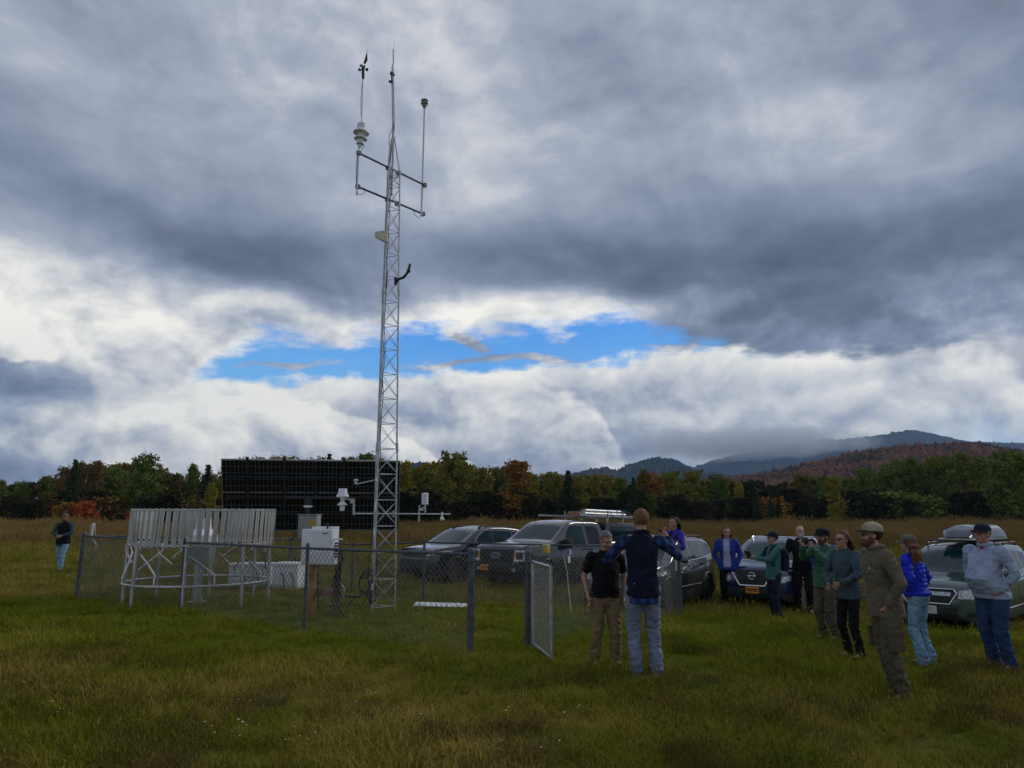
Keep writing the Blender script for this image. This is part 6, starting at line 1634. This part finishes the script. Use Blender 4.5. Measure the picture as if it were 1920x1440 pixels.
h_grey = cloth('grey_hair', (0.12, 0.12, 0.12), .6, .8, 120, (0.25, 0.25, 0.25), 30); h_auburn = cloth('auburn_hair', (0.085, 0.035, 0.018), .6, .8, 120, (0.17, 0.075, 0.035), 30)
h_white = cloth('white_beard', (0.42, 0.40, 0.37), .8, .8, 120); h_sandy = cloth('sandy_hair', (0.14, 0.075, 0.035), .6, .8, 120, (0.24, 0.14, 0.065), 30)
m_navy = cloth('navy_fleece', (0.010, 0.014, 0.030)); m_teal = cloth('teal_shell', (0.05, 0.15, 0.14), .7); m_royal = cloth('royal_blue_shell', (0.02, 0.045, 0.28), .6); m_purple = cloth('violet_blue_shell', (0.05, 0.03, 0.36), .6)
m_greenp = cloth('green_quilted_nylon', (0.045, 0.12, 0.075), .55); m_slate = cloth('slate_fleece', (0.055, 0.085, 0.10)); m_khfl = cloth('olive_fleece', (0.135, 0.115, 0.082)); m_cobalt = cloth('cobalt_quilted_nylon', (0.012, 0.03, 0.50), .5); m_sky = cloth('pale_blue_knit', (0.32, 0.38, 0.52)); m_lilac = cloth('lilac_cotton', (0.36, 0.36, 0.52))
m_navyp = cloth('navy_cotton', (0.014, 0.018, 0.035)); m_tan = cloth('tan_mesh', (0.34, 0.29, 0.20)); m_brownc = cloth('brown_cap_cotton', (0.06, 0.045, 0.03)); m_greyc = cloth('grey_cap_cotton', (0.13, 0.12, 0.10))
m_plaid = plaid('blue_plaid_cotton', (0.018, 0.035, 0.11), (0.05, 0.09, 0.24), (0.008, 0.012, 0.03)); m_redc = cloth('red_cotton', (0.35, 0.04, 0.06)); m_tealsh = cloth('teal_cotton', (0.035, 0.07, 0.085)); m_phone = mat('phone_shell', (0.015, 0.015, 0.018), .3)
POCK = lambda s_, y=-.085, z=.87: dict(t=(.190 * s_, y + .035, z + .07), hint=(.9 * s_, .8, 0), curl=8, abs=True, hd=(-.62 * s_, .12, -1))

# the man seen from behind with his elbows out
person('person seen from behind, elbows out, navy vest over plaid shirt, grey jeans', (1210, 1270), 955, 178, 'jacket', m_plaid, m_denimg, ('short', h_sandy), vest=m_navy,
       arms={-1: dict(t=(-.33, -.20, 1.44), hint=(-1.0, -.05, -1.0), curl=40), 1: dict(t=(.20, -.26, 1.26), hint=(1, -.1, -1.0), curl=40)}, collar=m_navy, feet=[(.10, 0, 8), (-.12, 0, -8)], build=1.0, extra_w=1.08, head=(4, -6))
# the woman with grey hair looking down beside him
person('person with tied grey hair looking down, black short sleeved shirt and khaki trousers', (1136, 1252), 996, -8, 'tee', m_blackc, m_khaki, ('bun', h_grey), head=(18, -24), lean=(.02, -.03), build=1.22, belly=.5, fem=True,
       arms={-1: dict(t=(-.25, -.06, .92), hint=(-.8, .8, 0)), 1: dict(t=(.24, -.04, .90), hint=(.8, .8, 0))}, feet=[(.14, -.02, 14), (-.13, .02, -14)], extra_w=1.12)
# the woman in violet with sunglasses on her head
r_, Wm, A_, H, sa = person('person in violet blue jacket with sunglasses pushed up in dark hair', (1270, 1139), 969, 62, 'jacket', m_purple, m_blackc, ('shoulder', h_dark), head=(0, 12), inner=m_blackc, glasses='head', fem=True, build=1.06,
       arms={-1: dict(t=(-.07, -.27, 1.34), hint=(-.7, 0, -.8), curl=50, hd=(0.1, -.3, 1)), 1: dict(t=(.12, -.22, 1.08), hint=(.8, .2, -.6), curl=50)}, shoes=m_paper)
held('phone', Wm, (-.07, -.30, 1.44), (.07, .010, .14), m_phone, 'phone held up by the person in violet', 'phone', 10)
# blue jacket and lilac tee
person('person with glasses in an open royal blue jacket over a lilac top and black trousers', (1369, 1141), 988, 14, 'jacket', m_royal, m_blackc, ('shoulder', h_brown), head=(4, 8), inner=m_lilac, glasses='clear', fem=True, build=1.12, arms={-1: POCK(-1), 1: POCK(1)}, feet=[(.13, 0, 12), (-.13, 0, -12)])
# teal jacket with tablet and backpack
r_, Wm, A_, H, sa = person('person in a teal hooded jacket and navy cap holding up a tablet, wearing a backpack', (1456, 1168), 997, 82, 'jacket', m_teal, m_navyp, ('short', h_dark), head=(0, 6), lean=(0, .02), fem=False, build=.98, hat=(m_navyp, m_navyp),
       arms={-1: dict(t=(-.08, -.44, 1.26), hint=(-.5, 0, -1), curl=45, hd=(0, -.8, .5)), 1: dict(t=(.10, -.42, 1.24), hint=(.5, 0, -1), curl=45, hd=(0, -.8, .4))}, collar=m_teal)
held('tablet', Wm, (.02, -.52, 1.31), (.24, .012, .17), m_phone, 'dark tablet held up by the person in teal', 'tablet', 24)
mb = MB(); loft(mb, [((0, .20, .98), .13, .06, 0), ((0, .215, 1.05), .15, .085, 0), ((0, .215, 1.30), .15, .085, 0), ((0, .20, 1.42), .11, .06, 0)], 18, 3); mb.ball((0, .28, 1.12), (.10, .05, .10)); bk = remesh(mb, .014, 1); bp_ = link('backpack', bk, m_navyp, None, True)
bp_.matrix_world = Wm; tag(bp_, 'navy backpack on the back of the person in teal', 'backpack')
for s_ in (1, -1):
    mb = MB(); mb.tube([(.10 * s_, .16, 1.40), (.11 * s_, .04, 1.485), (.11 * s_, -.09, 1.42), (.12 * s_, -.145, 1.28), (.14 * s_, -.06, 1.10), (.12 * s_, .12, 1.04)], .018, 6); mb.build('shoulder_strap', m_navyp, bp_)
# bald man in black
person('bald person with a short white beard, black polo shirt and black trousers', (1510, 1152), 985, 14, 'tee', m_blackc, m_blackc, ('bald', None), head=(8, 6), build=1.16, belly=.6, beard=h_white, skin_m=skin('ruddy_skin', (0.50, 0.26, 0.19)), arms={-1: dict(t=(-.30, -.02, .88), hint=(-.6, .8, 0)), 1: dict(t=(.14, -.26, 1.18), hint=(.8, .2, -.6))})
# half hidden person between the bald man and the green jacket
person('person mostly hidden behind the green jacket, black cap, blue sweater', (1561, 1186), 991, 60, 'pullover', m_royal, m_denimd, ('short', h_dark), head=(0, 4), lean=(0, -.10), hat=(m_blackc, m_blackc), glasses='sun', arms={-1: POCK(-1), 1: POCK(1)})
# green quilted jacket, phone held up
r_, Wm, A_, H, sa = person('bearded person in green quilted jacket and cap holding a phone at eye level', (1556, 1202), 992, 68, 'jacket', m_greenp, m_olive, ('short', h_dark), head=(0, 4), beard=h_brown, build=1.08, hat=(m_blackc, m_blackc), glasses='sun', baffle=True,
       arms={-1: dict(t=(-.10, -.34, 1.47), hint=(-.6, 0, -1), curl=48, hd=(0.1, -.4, 1)), 1: dict(t=(.10, -.34, 1.45), hint=(.6, 0, -1), curl=48, hd=(-.1, -.4, 1))}, lean=(0, .02), extra_w=1.1, feet=[(.12, 0, 8), (-.10, -.05, -8)])
held('phone', Wm, (0, -.37, 1.58), (.15, .010, .075), m_phone, 'phone held sideways by the person in the green quilted jacket', 'phone', 0)
# long hair, slate fleece
person('person with long straight auburn hair and sunglasses, slate fleece, black leggings', (1600, 1238), 995, 66, 'fleece', m_slate, m_blackc, ('long', h_auburn), head=(0, 4), fem=True, build=1.02, glasses='sun', lean=(.0, -.03), arms={-1: dict(t=(-.12, -.22, 1.02), hint=(-.9, .3, -.3), curl=50), 1: dict(t=(.10, -.22, 1.04), hint=(.9, .3, -.3), curl=50)}, shoes=m_blackc, extra_w=.9)
# olive fleece and cargo trousers, nearest
r10 = person('nearest person, bearded, in olive fleece, cargo trousers and a tan cap', (1676, 1316), 980, 88, 'fleece', m_khfl, m_olive, ('short', h_dark), head=(-8, 4), lean=(0, -.075), beard=h_brown, build=1.10, hat=(m_tan, m_brownc), glasses='sun', collar=m_khfl,
       arms={-1: POCK(-1, -.10, .90), 1: POCK(1, -.12, .88)}, extra_w=1.22, feet=[(.10, .03, 10), (-.12, .09, -10)])
tro = [c for c in r10[0].children if c.name.startswith('trousers')][0]; bm = bmesh.new(); bm.from_mesh(tro.data); tb = BVHTree.FromBMesh(bm); bm.free()
for s_ in (1, -1):
    hh = tb.ray_cast(Vector((2 * s_, -.03, .60)), Vector((-s_, 0, 0)))[0]
    mb = MB(); mb.box(hh + Vector((.002 * s_, 0, 0)), (.045, .15, .19), bev=.018); mb.box(hh + Vector((.012 * s_, 0, .085)), (.045, .16, .05), bev=.014); mb.build('cargo_pocket', m_olive, r10[0])
mb = MB(); mb.ball((.14, -.215, 1.30), (.012, .012, .012)); mb.build('small_badge', m_sky, r10[0])
# curly hair, cobalt jacket
person('person with long curly hair turned away, cobalt quilted jacket and pale jeans', (1733, 1247), 1003, 140, 'crop', m_cobalt, m_denim, ('curly', h_auburn), head=(0, 0), lean=(0, -.06), fem=True, build=1.04, hat=(m_greyc, m_greyc), baffle=True, arms={-1: POCK(-1), 1: POCK(1)}, flare=.012, feet=[(.10, 0, 6), (-.10, .02, -6)])
# older man in pale blue
r12 = person('older person in navy cap, pale blue pullover and dark jeans at the right', (1875, 1259), 982, 68, 'pullover', m_sky, m_denimd, ('short', h_grey), head=(0, 4), lean=(0, -.045), belly=1.6, build=1.16, hat=(m_navyp, m_navyp), glasses='clear', skin_m=m_skin2, collar=m_sky,
       arms={-1: POCK(-1, -.10, .90), 1: POCK(1, -.14, .90)}, extra_w=1.15, feet=[(.12, 0, 10), (-.12, .06, -10)])
mb = MB(); mb.ball(r12[4](1.48) + Vector((0, -.052, 1.478)), (.026, .022, .042), Matrix.Rotation(R(-20), 3, 'X'), 12); mb.build('red_shirt_front', m_redc, r12[0])
# man walking at the far left
person('person alone at the far left, black vest, blue jeans and grey cap', (113, 1071), 963, -4, 'jacket', m_tealsh, m_denim, ('short', h_dark), head=(14, -4), beard=h_brown, vest=m_blackc, hat=(m_greyc, m_greyc), build=1.12,
       arms={-1: dict(t=(-.08, -.24, 1.08), hint=(-.9, .3, -.3), curl=45), 1: dict(t=(.08, -.24, 1.08), hint=(.9, .3, -.3), curl=45)}, feet=[(.07, -.20, 2), (-.09, .12, -4)], extra_w=1.1)
# ---------------------------------------------------------------- air
def build_haze():
    mb = MB(); mb.box((0, 2950, 545), (14000, 7500, 1100)); 
    m = bpy.data.materials.new('haze'); m.use_nodes = True; nt = m.node_tree; nt.nodes.clear()
    out = nt.nodes.new('ShaderNodeOutputMaterial'); v = nt.nodes.new('ShaderNodeVolumePrincipled')
    v.inputs['Color'].default_value = (0.36, 0.60, 1.0, 1); v.inputs['Density'].default_value = 0.00008
    v.inputs['Anisotropy'].default_value = 0.2
    nt.links.new(v.outputs[0], out.inputs['Volume'])
    o = mb.build('haze', m, None, False); tag(o, kind='stuff')
build_haze()
def build_low_cloud():
    c = at(1405, 832, 4900); m = bpy.data.materials.new('low_cloud'); m.use_nodes = True; nt = m.node_tree; nt.nodes.clear()
    out = nt.nodes.new('ShaderNodeOutputMaterial'); v = nt.nodes.new('ShaderNodeVolumePrincipled')
    v.inputs['Color'].default_value = (0.97, 0.98, 1.0, 1); v.inputs['Anisotropy'].default_value = 0.1
    tc = nt.nodes.new('ShaderNodeTexCoord'); P = S(nt, tc.outputs['Object'])
    sp = nt.nodes.new('ShaderNodeSeparateXYZ'); nt.links.new(P.k, sp.inputs[0]); x, y, z = (S(nt, sp.outputs[i]) for i in range(3))
    x, y, z = x * (1 / 900.), y * (1 / 420.), z * (1 / 130.)
    d = 1.0 - (x * x + y * y + z * z); n = noise_tex(nt, P, 0.0042, 3, 0.6)
    nt.links.new(((d + (n - 0.5) * 1.6).smooth(0.05, 1.0) * 0.0060).k, v.inputs['Density']); nt.links.new(v.outputs[0], out.inputs['Volume'])
    mb = MB(); mb.ball((0, 0, 0), (900, 420, 130), None, 24); o = mb.build('low_cloud', m, None, False); o.location = c
    m.cycles.volume_step_rate = 1.0; tag(o, 'pale low cloud drifting over the shoulder of the far mountains', 'cloud', kind='stuff')
build_low_cloud()
